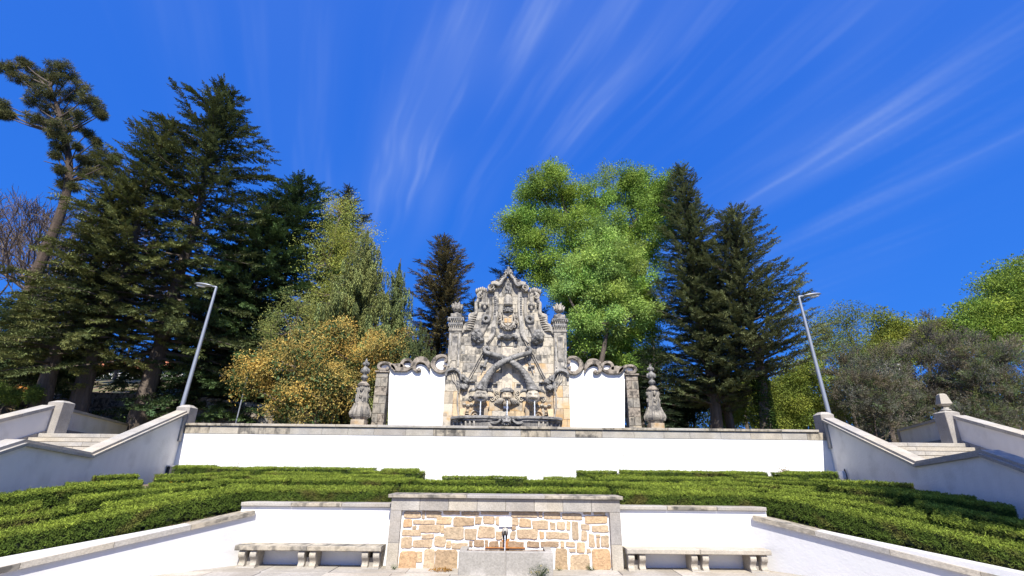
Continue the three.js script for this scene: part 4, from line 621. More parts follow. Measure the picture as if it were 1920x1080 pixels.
{
  const b = at(333.5, 785, -18.9); lampPost(-1, V(b.x, TERR - 0.1, -18.9), at(406, 538, -18.9), at(370, 533, -18.9), 'slim grey street lamp beside the left corner pier of the terrace');
  const c = at(1560, 792, -18.9); lampPost(1, V(c.x, TERR - 0.1, -18.9), at(1497.5, 556, -18.9), at(1535, 552, -18.9), 'slim grey street lamp beside the right corner pier of the terrace');
}
for (const [px, py, px2, py2, z, l] of [[440, 795, 468, 690, -24, 'thin grey pole under the orange-tipped tree, left of it'], [618, 800, 632, 740, -22.5, 'thin grey pole between the orange-tipped tree trunk and the left obelisk']]) { const a = at(px, py, z), b = at(px2, py2, z), t = thing('thin_pole', l, 'pole', V(a.x, TERR, z)); part('pole', sweep([V(a.x, TERR - 0.2, z), b], [0.035, 0.03], 8, 1, 3), M.steel, t); part('top_cap', lump(b.x, b.y, b.z, 0.05, 0.05, 0.05, null, 8, 6), M.steelDark, t); }
// ---------------------------------------------------------------- foliage pieces
const leafMat = (rough = 0.75, through = 0.35) => new THREE.MeshPhysicalMaterial({ color: 0xffffff, roughness: rough, transmission: through, thickness: 0, side: THREE.DoubleSide, ior: 1.35, specularIntensity: 0.4 });
const LEAF = leafMat(1, 0.27), NEEDLE = leafMat(1, 0.15), GLOSSY = leafMat(0.42, 0), BOXLEAF = leafMat(1, 0.08);
LEAF.name = 'leaf'; NEEDLE.name = 'needle'; GLOSSY.name = 'glossy_leaf';
function fromTris(pos) { const g = new THREE.BufferGeometry(); g.setAttribute('position', new THREE.Float32BufferAttribute(pos, 3)); g.computeVertexNormals(); g.setAttribute('uv', new THREE.Float32BufferAttribute(new Float32Array(pos.length / 3 * 2), 2)); return g; }
// one folded leaf: from p along d, w wide, n its upper side
function leaf(out, p, d, n, len, w, fold = 0.25) {
  const s = V(0, 0, 0).crossVectors(d, n).normalize(), a = p, b = p.clone().addScaledVector(d, len), m = p.clone().addScaledVector(d, len * 0.45), l = m.clone().addScaledVector(s, w / 2).addScaledVector(n, w * fold), r = m.clone().addScaledVector(s, -w / 2).addScaledVector(n, w * fold);
  for (const v of [a, l, b, a, b, r]) out.push(v.x, v.y, v.z);
}
const rdir = () => { const u = rr(-1, 1), a = rr(0, Math.PI * 2), r = Math.sqrt(1 - u * u); return V(r * Math.cos(a), u, r * Math.sin(a)); };
function clumpGeo(n, len, w, up = 0.5, flat = 0.8) { const o = []; for (let i = 0; i < n; i++) { const c = rdir().multiplyScalar(Math.cbrt(rr(0.1, 1))); c.y *= flat; const d = c.clone().multiplyScalar(0.8).add(rdir().multiplyScalar(0.7)); d.y -= 0.15; d.normalize(); const nn = rdir().add(V(0, up * 2, 0)); leaf(o, c, d, nn.normalize(), len * rr(0.7, 1.2), w * rr(0.7, 1.2)); } return fromTris(o); }
function coniferGeo(flat = 0.10, twig = 0.34) { const o = []; for (let i = 0; i < 13; i++) for (const s of [-1, 1]) { const x = i / 13 + rr(-0.02, 0.02), l = twig * (1.05 - 0.75 * x) * rr(0.7, 1.15), d = V(rr(0.5, 0.9), rr(-flat, flat) * 2, s * rr(0.6, 1)).normalize(), p = V(x, rr(-0.02, 0.02), 0); leaf(o, p, d, V(rr(-0.3, 0.3), 1, rr(-0.3, 0.3)), l, 0.075, 0.3); const q = p.clone().addScaledVector(d, l * 0.45); leaf(o, q, V(d.x, d.y + rr(-0.3, 0.5), -d.z * 0.2).normalize(), V(0, 1, 0), l * 0.5, 0.06, 0.3); } leaf(o, V(0.85, 0, 0), V(1, 0.05, 0), V(0, 1, 0), 0.3, 0.07); leaf(o, V(0, 0, 0), V(1, 0, 0), V(0, 1, 0), 0.9, 0.05); return fromTris(o); }
function tuftGeo(n = 44) { const o = []; for (let i = 0; i < n; i++) { const d = rdir(); d.y = d.y * 0.7 + 0.25; d.normalize(); leaf(o, d.clone().multiplyScalar(0.08), d, rdir(), rr(0.75, 1.1), 0.075, 0.1); } return fromTris(o); }
function hangGeo() { const o = []; for (let k = 0; k < 3; k++) { const ox = rr(-0.12, 0.12), oz = rr(-0.12, 0.12); for (let i = 0; i < 9; i++) for (const s of [-1, 1]) { const y = -i / 9 * rr(0.9, 1), a = rr(0, 6.28); leaf(o, V(ox, y, oz), V(Math.cos(a) * 0.5, -0.8, Math.sin(a) * 0.5).normalize(), V(Math.cos(a), 0.4, Math.sin(a)), 0.22, 0.055); } } return fromTris(o); }
function plumeGeo() { const o = []; for (let k = 0; k < 5; k++) { const dd = V(rr(0.6, 1), rr(-0.35, 0.35), rr(-0.4, 0.4)).normalize(); for (let i = 0; i < 8; i++) { const p = dd.clone().multiplyScalar(i / 8), r = rdir(); leaf(o, p, dd.clone().multiplyScalar(0.8).add(r.multiplyScalar(0.7)).normalize(), rdir(), 0.2, 0.05); } } return fromTris(o); }
const GEO = { con: [coniferGeo(0.3, 0.36), coniferGeo(0.5, 0.4), coniferGeo(0.7, 0.34)], tuft: tuftGeo(), hang: hangGeo(), plume: plumeGeo(), ash: clumpGeo(34, 0.34, 0.13), small: clumpGeo(30, 0.22, 0.11), big: clumpGeo(20, 0.46, 0.2), sparse: clumpGeo(16, 0.2, 0.11), box: clumpGeo(9, 0.75, 0.5, 1.1, 0.6), far: clumpGeo(44, 0.24, 0.13) };
const _m = new THREE.Matrix4(), _x = V(0, 0, 0), _y = V(0, 0, 0), _z = V(0, 0, 0);
function frame(p, d, up, s) { _x.copy(d).normalize(); _z.crossVectors(_x, up).normalize(); if (!(_z.lengthSq() > 0.5)) _z.set(0, 0, 1); _y.crossVectors(_z, _x); const m = new THREE.Matrix4().makeBasis(_x.clone().multiplyScalar(s), _y.clone().multiplyScalar(s), _z.clone().multiplyScalar(s)); return m.setPosition(p.x, p.y, p.z); }
const shade = (c, k, h = 0) => [clamp(c[0] * k * (1 + h), 0, 1), clamp(c[1] * k, 0, 1), clamp(c[2] * k * (1 - h), 0, 1)];
function copies(name, g, mat, list, parent, stuff = true) { // list: [matrix, rgb]
  if (!list.length) return null; const o = parent?.position ?? V(0, 0, 0), m = new THREE.InstancedMesh(g, mat, list.length), c = new THREE.Color(); m.name = name;
  list.forEach(([mt, rgb], i) => { _m.copy(mt); _m.elements[12] -= o.x; _m.elements[13] -= o.y; _m.elements[14] -= o.z; m.setMatrixAt(i, _m); m.setColorAt(i, c.setRGB(...rgb)); });
  if (stuff) m.userData.kind = 'stuff'; if (parent) parent.add(m); return m;
}

// ---------------------------------------------------------------- clipped box hedges of the garden
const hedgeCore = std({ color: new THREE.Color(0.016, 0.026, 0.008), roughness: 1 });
function hedge(label, pts, o = {}) {
  const w = (o.w ?? 0.40), hh = (o.h ?? 0.38) - 0.03 + (o.h > 0.42 ? 0 : rr(-0.06, 0.05)), c = V(pts[0][0], soilY(pts[0][1]), pts[0][1]), t = thing('box_hedge', label, 'hedge', c), core = [], list = [];
  const yb = (x, z) => soilY(z), wob = (x, z) => 0.035 * (fbm(x * 1.3, z * 1.3, 3, 8) - 0.5) * 2;
  for (let i = 0; i + 1 < pts.length; i++) {
    let [ax, az] = pts[i], [bx, bz] = pts[i + 1]; const L0 = Math.hypot(bx - ax, bz - az), ux = (bx - ax) / L0, uz = (bz - az) / L0, e = w / 2;
    ax -= ux * (i ? e : 0); az -= uz * (i ? e : 0); bx += ux * (i + 2 < pts.length ? e : 0); bz += uz * (i + 2 < pts.length ? e : 0);
    const L = Math.hypot(bx - ax, bz - az), sx = -uz, sz = ux, ns = Math.max(1, Math.round(L / 0.5)), q = (f, k, y) => V(ax + ux * L * f + sx * k * (w / 2 - 0.05), y, az + uz * L * f + sz * k * (w / 2 - 0.05));
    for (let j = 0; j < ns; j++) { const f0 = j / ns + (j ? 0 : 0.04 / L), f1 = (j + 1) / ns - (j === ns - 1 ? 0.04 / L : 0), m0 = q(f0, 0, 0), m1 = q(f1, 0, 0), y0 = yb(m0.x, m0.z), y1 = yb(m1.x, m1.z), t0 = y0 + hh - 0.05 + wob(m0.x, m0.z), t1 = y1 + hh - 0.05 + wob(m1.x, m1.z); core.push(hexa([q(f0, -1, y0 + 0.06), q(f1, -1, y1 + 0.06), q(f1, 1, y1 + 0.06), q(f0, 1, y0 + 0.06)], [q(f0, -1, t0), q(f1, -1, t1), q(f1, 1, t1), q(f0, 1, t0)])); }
    const far = -(az + bz) / 2, dens = far > 14 ? 700 : far > 11.5 ? 950 : 1250, put = (n, f) => { for (let k = 0; k < n; k++) f(); };
    const push = (f, k, y, nx, ny, nz, tint) => { const x = ax + ux * L * f + sx * k, z = az + uz * L * f + sz * k, p = V(x, yb(x, z) + y + wob(x, z) * (y / hh), z), d = V(nx + rr(-0.8, 0.8), ny + rr(-0.5, 0.8), nz + rr(-0.8, 0.8)).normalize(); const freshLit = smooth(0.45, 0.75, fbm(x * 2.2, z * 2.2, 3, 31)), kk = rr(0.6, 1.35) * tint; const nv = V(nx + rr(-0.35, 0.35), ny + rr(-0.35, 0.35), nz + rr(-0.35, 0.35)); list.push([frame(p, V(0, 0, 0).crossVectors(nv, rdir()), nv, rr(0.026, 0.042)), mix3(mix3(shade([0.070, 0.110, 0.018], kk), shade([0.13, 0.10, 0.035], kk), ny < 0.9 ? 0.7 * smooth(0.6, 0.8, fbm(x * 1.6, z * 1.6 + y * 2, 3, 55)) : 0), shade([0.26, 0.32, 0.044], kk), ny > 0.9 ? clamp(0.45 + freshLit * 0.4 + rr(0, 0.25)) : clamp(0.12 * freshLit + rr(-0.12, 0.12) + 0.5 * smooth(hh - 0.05, hh, y)))]); };  // sunlit tops and shaded sides put into leaf colour, with fresh growth on top
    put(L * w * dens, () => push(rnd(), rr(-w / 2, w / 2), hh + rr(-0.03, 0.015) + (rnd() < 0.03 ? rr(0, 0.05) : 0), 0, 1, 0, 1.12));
    for (const k of [-1, 1]) put(L * hh * dens, () => { const y = hh * Math.pow(rnd(), 0.75); if (y < 0.1 && rnd() < 0.45) return; push(rnd(), k * (w / 2 + rr(-0.05, 0.02)), y, sx * k, 0.25, sz * k, y < 0.12 ? 0.7 : 1); });  // lowest leaves toned darker, painting the shade at the hedge foot
    if (i === 0) put(w * hh * dens, () => push(0, rr(-w / 2, w / 2), hh * Math.pow(rnd(), 0.8), -ux, 0.2, -uz, 1)); if (i + 2 === pts.length) put(w * hh * dens, () => push(1, rr(-w / 2, w / 2), hh * Math.pow(rnd(), 0.8), ux, 0.2, uz, 1));
  }
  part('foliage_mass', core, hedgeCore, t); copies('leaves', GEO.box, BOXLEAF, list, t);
}
for (const s of [-1, 1]) {
  const side = s < 0 ? 'left' : 'right', M2 = (l) => l.map(([x, z]) => [s * x, z]);
  const wing = (k, u) => [5.30 + 0.71 * k * 1.12 + 0.69 * u, -10.84 - 0.70 * k * 1.12 + 0.72 * u];
  hedge(`long box hedge along the coping of the ${side} bench wall and sloping garden wall`, M2([[2.42, -11.05], [5.2, -11.0], wing(0, 5.6)]), { h: 0.43 });
  // rows that follow the wall, broken into straight and hooked pieces
  const ORD = ['first', 'second', 'third', 'fourth', 'fifth', 'sixth', 'seventh', 'eighth', 'ninth'];
  for (let k = 1; k <= 6; k++) {
    const D = 0.86, c = [5.2 + 0.36 * k, -11.0 - D * k], x0 = 2.55 + (k % 2) * 0.5, l0 = c[0] - x0, P = (u) => u < l0 ? [x0 + u, c[1]] : [c[0] + 0.69 * (u - l0), c[1] + 0.72 * (u - l0)];
    let end = l0 + 0.3; while (end < l0 + 5.2) { const q = P(end + 0.1); if (q[0] > stairX(q[1]) - 0.42) break; end += 0.1; }
    let u = 0, n = 0; while (u < end - 0.6) {
      let v = Math.min(u + rr(1.3, 2.7), end); if (end - v < 0.9) v = end; const pts = [P(u), ...(u < l0 - 0.1 && v > l0 + 0.1 ? [P(l0)] : []), P(v)];
      const legAt = rnd(), e = legAt < 0.5 ? pts[pts.length - 1] : pts[0], w0 = (legAt < 0.5 ? v : u) > l0, nx = w0 ? 0.72 : 0, nz = w0 ? -0.69 : -1, L = rr(0.45, 0.62), leg = [e[0] + nx * L, e[1] + nz * L];
      if (k < 6 && rnd() < 0.6 && leg[0] < stairX(leg[1]) - 0.4) legAt < 0.5 ? pts.push(leg) : pts.unshift(leg);
      hedge(`${pts.length > 2 ? 'hooked' : 'straight'} box hedge, ${ORD[n]} from the middle in the ${ORD[k]} row, ${side} half of garden`, M2(pts), { h: 0.37, w: 0.33 }); n++; u = v + rr(0.3, 0.5);
    }
  }
  const back = s < 0 ? [[[10.9, -17.2], [10.1, -17.2], [10.1, -16.3]], [[9.8, -16.6], [7.8, -16.6], [7.8, -15.8]], [[7.4, -16.9], [4.3, -16.9]], [[3.9, -16.4], [2.8, -16.4]]] : [[[11.0, -17.2], [9.8, -17.2], [9.8, -16.4]], [[9.4, -16.5], [8.7, -16.5]], [[8.5, -16.9], [7.3, -16.9], [7.3, -16.1]], [[6.9, -16.9], [4.1, -16.9], [4.1, -16.2]], [[3.5, -16.4], [2.3, -16.4]]];
  back.forEach((b, i) => hedge(`back row box hedge under the white wall, ${['first', 'second', 'third', 'fourth', 'fifth'][i]} from the ${side} stair wall`, M2(b), { h: 0.47, w: 0.6 }));
}
hedge('straight box hedge showing just above the coping of the rubble panel', [[-2.35, -11.9], [2.35, -11.9]], { h: 0.37 });
hedge('low box hedge in the centre, second row above the rubble panel', [[-2.4, -13.3], [-0.3, -13.3]], { h: 0.37 });
hedge('low box hedge in the centre right, second row above the rubble panel', [[0.5, -13.4], [2.6, -13.4]], { h: 0.37 });
hedge('wide box hedge across the centre in front of the bare foot of the upper wall', [[-1.8, -14.9], [0.6, -14.9]], { h: 0.37 });
hedge('narrow box hedge in the centre right, under the bare foot of the upper wall', [[1.1, -14.7], [2.4, -14.7]], { h: 0.33 });
// weeds and flowers
{
  const g = single('grass', grid([0, 0.01], [0, 0.01], (x, z) => [x, 0.5, z - 12]), hedgeCore, 'short rough grass and weeds growing on the soil between the hedges', 'grass', null, 'stuff'); const list = [];
  for (let i = 0; i < 9000; i++) { const z = rr(-17.8, -10.9), x = rr(-10.8, 10.8); if (Math.abs(x) > stairX(z) - 0.15) continue; if (fbm(x * 0.8, z * 0.8, 3, 77) < 0.45) continue; const k = rr(0.6, 1.3); list.push([frame(V(x, soilY(z) + 0.03, z), V(rr(-1, 1), 0.6, rr(-1, 1)), V(0, 1, 0), rr(0.04, 0.10)), mix3(shade([0.085, 0.125, 0.025], k), shade([0.17, 0.15, 0.05], k), rnd() * 0.8)]); }
  for (let i = 0; i < 3000; i++) { const s = rnd() < 0.5 ? -1 : 1, u = rr(0, 5), v = rr(0, 4), x = 5.35 + 0.71 * v + 0.69 * u, z = -11 - 0.7 * v + 0.72 * u; if (x > stairX(z) - 0.15) continue; const k = rr(0.6, 1.3); list.push([frame(V(s * x, soilY(z) + 0.03, z), V(rr(-1, 1), 0.6, rr(-1, 1)), V(0, 1, 0), rr(0.04, 0.1)), mix3(shade([0.085, 0.125, 0.025], k), shade([0.17, 0.15, 0.05], k), rnd() * 0.8)]); }
  copies('grass_blades', GEO.box, LEAF, list, g); g.geometry = fromTris([0, 0.4, -12, 0.01, 0.4, -12, 0, 0.4, -12.01]);
}
function plant(name, label, cat, p, n, spread, h, col, geo = GEO.small, s0 = 0.1, flowers = null) {
  const t = thing(name, label, cat, p), list = [], st = [], fl = [];
  for (let i = 0; i < n; i++) { const a = rr(0, 6.28), r = spread * Math.sqrt(rnd()), y = h * rr(0.15, 1) * (1 - 0.4 * r / spread), q = V(p.x + r * Math.cos(a), p.y + y, p.z + r * Math.sin(a) * 0.8); list.push([frame(q, V(Math.cos(a), 0.6, Math.sin(a)), V(0, 1, 0), s0 * rr(0.7, 1.3)), shade(col, rr(0.6, 1.4))]); if (i % 5 === 0) st.push(sweep([p.clone(), V(lerp(p.x, q.x, 0.5), lerp(p.y, q.y, 0.6), lerp(p.z, q.z, 0.5)), q], [0.006, 0.004], 4, 1, 3)); if (flowers && i % flowers[1] === 0) fl.push([frame(q.clone().add(V(0, s0 * 0.8, 0)), V(rr(-1, 1), 1, rr(-1, 1)), V(1, 0, 0), s0 * 0.45), shade(flowers[0], rr(0.8, 1.2))]); }
  part('stem', st, hedgeCore, t); copies('leaves', geo, LEAF, list, t); if (flowers) copies('flowers', GEO.box, LEAF, fl, t);
}
{
  const w = (px, py) => { const r = at(px, py, -10), d = r.clone().sub(camera.position), k = -camera.position.y / d.y; return V(camera.position.x + d.x * k, 0, d.z * k); };
  const a = w(1012, 1086); plant('weed_plant', 'leafy green weed with tiny yellow flowers in front of the concrete trough', 'weed', V(a.x, 0, -9.5), 46, 0.16, 0.24, [0.05, 0.085, 0.025], GEO.small, 0.055, [[0.6, 0.42, 0.03], 9]);
  plant('weed_plant', 'small green weed at the foot of the left granite frame post', 'weed', V(w(742, 1066).x, 0, -10.12), 18, 0.05, 0.08, [0.07, 0.12, 0.02], GEO.small, 0.04);
  plant('weed_plant', 'low green tuft at the foot of the rubble panel, right of the trough', 'weed', V(1.62, 0, -10.2), 26, 0.09, 0.10, [0.09, 0.13, 0.03], GEO.small, 0.04);
  plant('weed_plant', 'thin grassy weed at the right corner of the concrete trough', 'weed', V(1.02, 0, -10.15), 14, 0.06, 0.07, [0.10, 0.14, 0.03], GEO.small, 0.035);
  plant('dead_leaves', 'orange brown dead leaves heaped on the paving left of the trough', 'leaves', V(-1.15, -0.02, -10.05), 70, 0.22, 0.05, [0.36, 0.19, 0.04], GEO.box, 0.04);
  plant('wildflowers', 'yellow wildflowers growing between the hedges on the left slope', 'flowers', V(-9.3, soilY(-12.4), -12.4), 60, 0.55, 0.30, [0.09, 0.12, 0.03], GEO.small, 0.06, [[0.75, 0.5, 0.02], 2]);
  plant('wildflowers', 'scattered yellow wildflowers nearer the middle of the left garden', 'flowers', V(-8.0, soilY(-12.6), -12.6), 50, 0.5, 0.34, [0.09, 0.12, 0.03], GEO.small, 0.06, [[0.75, 0.5, 0.02], 3]);
}
// ---------------------------------------------------------------- trees
const profile = (pr, t) => { for (let i = 0; i + 1 < pr.length; i++) if (t <= pr[i + 1][0]) return lerp(pr[i][1], pr[i + 1][1], (t - pr[i][0]) / (pr[i + 1][0] - pr[i][0])); return pr[pr.length - 1][1]; };
seed = 4711;
const FOL = 1.3; // spring growth, a little lighter than the tones listed
function conifer(label, px, py, z, pr, o = {}) {
  const top = at(px, py, z), by = landY(top.x, z) - 0.2, H = top.y - by, bx = top.x + (o.lean ?? 0), base = V(bx, by, z), t = thing(o.name ?? 'conifer_tree', label, 'tree', base, o.group);
  const axis = (h) => { const f = h / H; return V(lerp(bx, top.x, f) + 0.12 * Math.sin(h * 0.7 + px), by + h, z + 0.1 * Math.sin(h * 0.5)); };
  const rad = o.trunk ?? 0.10 + H * 0.011, wood = [], list = [[], [], []];
  part('trunk', sweep(Array.from({ length: 9 }, (_, i) => axis(i / 8 * H)), [rad * 1.35, rad, rad * 0.85, rad * 0.7, rad * 0.55, rad * 0.4, rad * 0.28, rad * 0.15, 0.02], 10, 1, 24), o.bark ?? M.bark, t);
  const clear = H * (1 - (o.clear ?? 0.92)), col = o.col ?? [0.06, 0.075, 0.024], sl = o.spray ?? 0.85, gap = (o.gap ?? 0.40) , wh = o.whorl ?? 0.42;
  for (let h = clear; h < H - 0.15; h += wh * rr(0.7, 1.2) * (0.6 + 0.4 * (1 - h / H))) {
    const T0 = 1 - h / H, nb = Math.round(rr(3.6, 5.6) * (o.nb ?? 1)), a0 = rr(0, 6.28);
    for (let b = 0; b < nb; b++) {
      const az = a0 + b / nb * 6.28 + rr(-0.3, 0.3), cx = Math.cos(az), side = o.asym ? 1 + o.asym * cx : 1;
      let L = Math.max(0.12, profile(pr, T0) * side * (rnd() < 0.18 ? rr(0.95, 1.22) : rr(0.62, 1.02)) * (0.75 + 0.5 * vnoise(az * 1.2, h * 0.35, px | 0)));
      if (o.gapN && vnoise(az * 1.5, h * 0.6, (px | 0) + 9) < o.gapN && T0 > 0.2) continue;
      const el = (o.el ? o.el(T0) : lerp(0.75, -0.12, Math.min(1, T0 * 1.7))) + rr(-0.14, 0.14), dr = (o.droop ?? 0.12) * (0.5 + T0), p0 = axis(h), dir = V(cx, 0, Math.sin(az));
      const pt = (s) => V(p0.x + dir.x * L * s, p0.y + L * (Math.sin(el) * s - dr * s * s + 0.06 * s * s * s), p0.z + dir.z * L * s);
      if (L > 0.7) wood.push(sweep([pt(0), pt(0.5), pt(0.95)], [0.018 + 0.012 * L, 0.012 + 0.005 * L, 0.008], 4, 1, 3));
      const st = gap / L, s0 = L > 2.2 ? 0.25 : 0.1, tone = rr(0.75, 1.25);
      for (let s = s0; s < 1.0; s += st * rr(0.7, 1.3)) for (const k of [-1, 1]) {
        const q = pt(s); q.y += rr(-0.08, 0.10); const yaw = k * rr(0.35, 1.15) * (1 - 0.5 * s), d = V(dir.x * Math.cos(yaw) - dir.z * Math.sin(yaw), el * 0.4 - dr * s + rr(-0.3, 0.28), dir.x * Math.sin(yaw) + dir.z * Math.cos(yaw));
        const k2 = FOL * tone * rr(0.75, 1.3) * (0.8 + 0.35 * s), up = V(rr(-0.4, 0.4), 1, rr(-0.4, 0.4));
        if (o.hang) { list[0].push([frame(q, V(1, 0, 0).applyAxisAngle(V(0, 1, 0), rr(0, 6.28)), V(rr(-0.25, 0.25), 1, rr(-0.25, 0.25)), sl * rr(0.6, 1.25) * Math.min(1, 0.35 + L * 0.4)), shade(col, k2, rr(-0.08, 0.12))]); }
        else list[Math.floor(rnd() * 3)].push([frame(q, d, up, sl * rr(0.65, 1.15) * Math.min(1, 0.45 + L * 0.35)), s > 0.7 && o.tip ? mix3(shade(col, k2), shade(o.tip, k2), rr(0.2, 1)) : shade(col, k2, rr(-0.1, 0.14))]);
      }
      const e = pt(0.96); if (!o.hang) list[0].push([frame(e, V(dir.x, el * 0.5 - dr + rr(0, 0.25), dir.z), V(0, 1, 0), sl * rr(0.6, 0.9) * Math.min(1, 0.45 + L * 0.35)), shade(o.tip ?? col, tone)]);
    }
  }
  if (!o.hang) for (let i = 0; i < 5; i++) list[0].push([frame(axis(H - 0.1 - i * 0.12), V(rr(-0.5, 0.5), 1, rr(-0.5, 0.5)), V(1, 0, 0), 0.4), shade(col, 1)]);
  if (wood.length) part('branches', wood, M.bark, t, false);
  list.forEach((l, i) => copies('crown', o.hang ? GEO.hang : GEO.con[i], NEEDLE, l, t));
  return t;
}
// broadleaf: lobes [px, py, radius in px, depth offset]; wood runs from the base through every lobe
function broadleaf(label, base, z, lobes, o = {}) {
  const L = lobes.map(([px, py, r, dz = 0]) => { if (o.world) return { c: V(px, py, dz), r }; const c = at(px, py, z + dz); return { c, r: r * mpp(c) }; });
  const b = o.world ? base : (() => { const p = at(base[0], base[1], z); return V(p.x, landY(p.x, z) - 0.2, z); })(), t = thing(o.name ?? 'broadleaf_tree', label, o.cat ?? 'tree', b, o.group);
  const wood = [], R0 = o.trunk ?? 0.22, low = L.reduce((m, l) => Math.min(m, l.c.y - l.r), 1e9), mean = L.reduce((v, l) => v.add(l.c), V(0, 0, 0)).divideScalar(L.length), fork = V(lerp(b.x, mean.x, 0.35), o.fork ? b.y + o.fork : lerp(b.y, Math.max(b.y + 0.4, low), 0.75), lerp(b.z, mean.z, 0.35));
  const trunks = o.stems ?? 1, tr = [], main = b.clone().lerp(fork, 0.9); for (let k = 0; k < trunks; k++) { const e = k ? 0.5 : 0; tr.push(sweep([b.clone().add(V(rr(-e, e) * 1.4, 0, rr(-e, e))), b.clone().lerp(fork, 0.5).add(V(rr(-0.15, 0.15) + rr(-e, e), 0, rr(-0.1, 0.1))), fork.clone().add(V(rr(-e, e), rr(0, 0.5), rr(-e, e)))], [R0 * 1.3, R0, R0 * 0.8], 9, 1, 10)); } part('trunk', tr, o.bark ?? M.bark, t);
  const list = [], tips = [], col = o.col ?? [0.06, 0.09, 0.02], geo = o.geo ?? GEO.ash, sz = o.size ?? 0.55, dens = o.dens ?? 1;
  const order = L.slice().sort((p, q) => p.c.distanceTo(fork) - q.c.distanceTo(fork)); // limbs: each lobe hangs on a nearer one
  order.forEach((l, i) => { l.n = 1; l.p = null; let best = l.c.distanceTo(fork) * 1.0; for (let j = 0; j < i; j++) { const d = l.c.distanceTo(order[j].c) + 0.55 * order[j].c.distanceTo(fork); if (d < best) { best = d; l.p = order[j]; } } });
  for (let i = order.length - 1; i >= 0; i--) if (order[i].p) order[i].p.n += order[i].n;
  order.forEach((l) => { const a = l.p ? l.p.c : fork, ra = R0 * 0.75 * Math.sqrt(Math.min(1, (l.n + 0.6) / order.length)) + 0.012, mid = a.clone().lerp(l.c, 0.5).add(V(rr(-0.18, 0.18), -0.10, rr(-0.18, 0.18)).multiplyScalar(l.r)); wood.push(sweep([a, mid, l.c], [ra, ra * 0.8, ra * 0.6], 7, 1, 8)); });
  L.forEach(({ c, r }) => {
    const sub = Math.max(5, Math.round((5 + r * r * 7.5) * dens)), lt = rr(0.97, 1.03);
    for (let i = 0; i < sub; i++) {
      const d = rdir(), q = c.clone().addScaledVector(d, r * 1.12 * Math.pow(rnd(), 0.42) * (0.55 + 0.8 * vnoise(d.x * 2.4 + c.x * 3, d.y * 2.4 + c.y * 3 + d.z * 1.7, 3)) * (rnd() < 0.15 ? 1.3 : 1)), rs = (o.sub ?? 0.62) * rr(0.5, 1.45) * Math.min(1, r / 1.3), tone = lt * rr(0.72, 1.28), hue = rr(-0.12, 0.14);
      if (rnd() < (o.twig ?? 0.35)) wood.push(sweep([c.clone().lerp(q, 0.08).add(V(0, -0.1 * r, 0)), c.clone().lerp(q, 0.55).add(V(rr(-0.1, 0.1) * r, -0.08 * r, 0)), q], [R0 * 0.13 + 0.008, R0 * 0.08 + 0.006, 0.006], 4, 1, 4));
      const n = Math.round((o.per ?? 12) * rr(0.7, 1.3)); for (let k = 0; k < n; k++) { const e = rdir().multiplyScalar(rs * Math.cbrt(rr(0.05, 1))); e.y *= o.flat ?? 0.5; const p = q.clone().add(e), dd = e.clone().add(d.clone().multiplyScalar(rs)).add(V(0, 0.2, 0)); const isTip = o.tipCol && (e.y > -rs * 0.22 && dd.y > -0.15 ? rnd() < (o.tipShare ?? 0.8) : rnd() < 0.12); (isTip ? tips : list).push([frame(p, dd, rdir().add(V(0, 0.8, 0)), (isTip ? o.tipSize ?? sz : sz) * rr(0.65, 1.25)), isTip ? shade(o.tipCol, tone * rr(0.75, 1.25), hue) : shade(col, tone * rr(0.75, 1.3), hue)]); }
    }
  });
  part('limbs', wood, o.bark ?? M.bark, t, false); copies('crown', geo, o.mat ?? LEAF, list, t); copies('new_growth', o.tipGeo ?? geo, LEAF, tips, t);
  return t;
}
const OLIVE = [0.088, 0.104, 0.036], DARK = [0.048, 0.078, 0.030], BROWN = [0.082, 0.088, 0.042];
// left: the great spruces
conifer('tallest dark spruce of the left group, its tip high above the left street lamp', 432, 168, -26, [[0, 0.1], [0.08, 1.3], [0.2, 2.7], [0.3, 3.2], [0.5, 4.6], [0.75, 6.2], [1, 6.2]], { clear: 0.80, col: [0.056, 0.072, 0.027], tip: OLIVE, spray: 0.78, gap: 0.36, asym: -0.05, gapN: 0.16, trunk: 0.42 });
conifer('spruce with several leaning tips just left of the tallest one', 322, 222, -24.5, [[0, 0.1], [0.1, 1.0], [0.3, 2.4], [0.6, 4.4], [1, 5.2]], { clear: 0.77, col: OLIVE, tip: [0.125, 0.13, 0.042], spray: 0.74, gap: 0.36, gapN: 0.2, asym: -0.12, trunk: 0.4 });
conifer('broad olive spruce whose low boughs spread above the left stairs', 228, 330, -23.5, [[0, 0.1], [0.12, 1.1], [0.35, 2.2], [0.65, 3.4], [1, 4.2]], { clear: 0.76, col: OLIVE, tip: [0.13, 0.135, 0.042], spray: 0.72, gap: 0.35, gapN: 0.14, asym: 0.0, trunk: 0.36 });
conifer('low olive conifer at the left edge in front of the leaning pine trunk', 165, 520, -24.6, [[0, 0.1], [0.2, 0.8], [0.5, 1.6], [1, 2.4]], { clear: 0.76, col: OLIVE, tip: [0.13, 0.135, 0.042], spray: 0.7, gap: 0.36 });
conifer('dark green fir with a pointed tip between the tall spruces and the yellow-green tree', 570, 333, -30, [[0, 0.1], [0.1, 1.6], [0.3, 3.0], [0.6, 4.2], [1, 4.6]], { clear: 0.93, col: DARK, tip: [0.07, 0.11, 0.035], spray: 0.9, gap: 0.42 });
conifer('shorter dark fir in front of the pointed fir, left of it', 510, 372, -28.5, [[0, 0.1], [0.1, 1.5], [0.3, 2.8], [0.6, 3.8], [1, 4.2]], { clear: 0.93, col: DARK, tip: [0.07, 0.11, 0.035], spray: 0.9, gap: 0.42 });
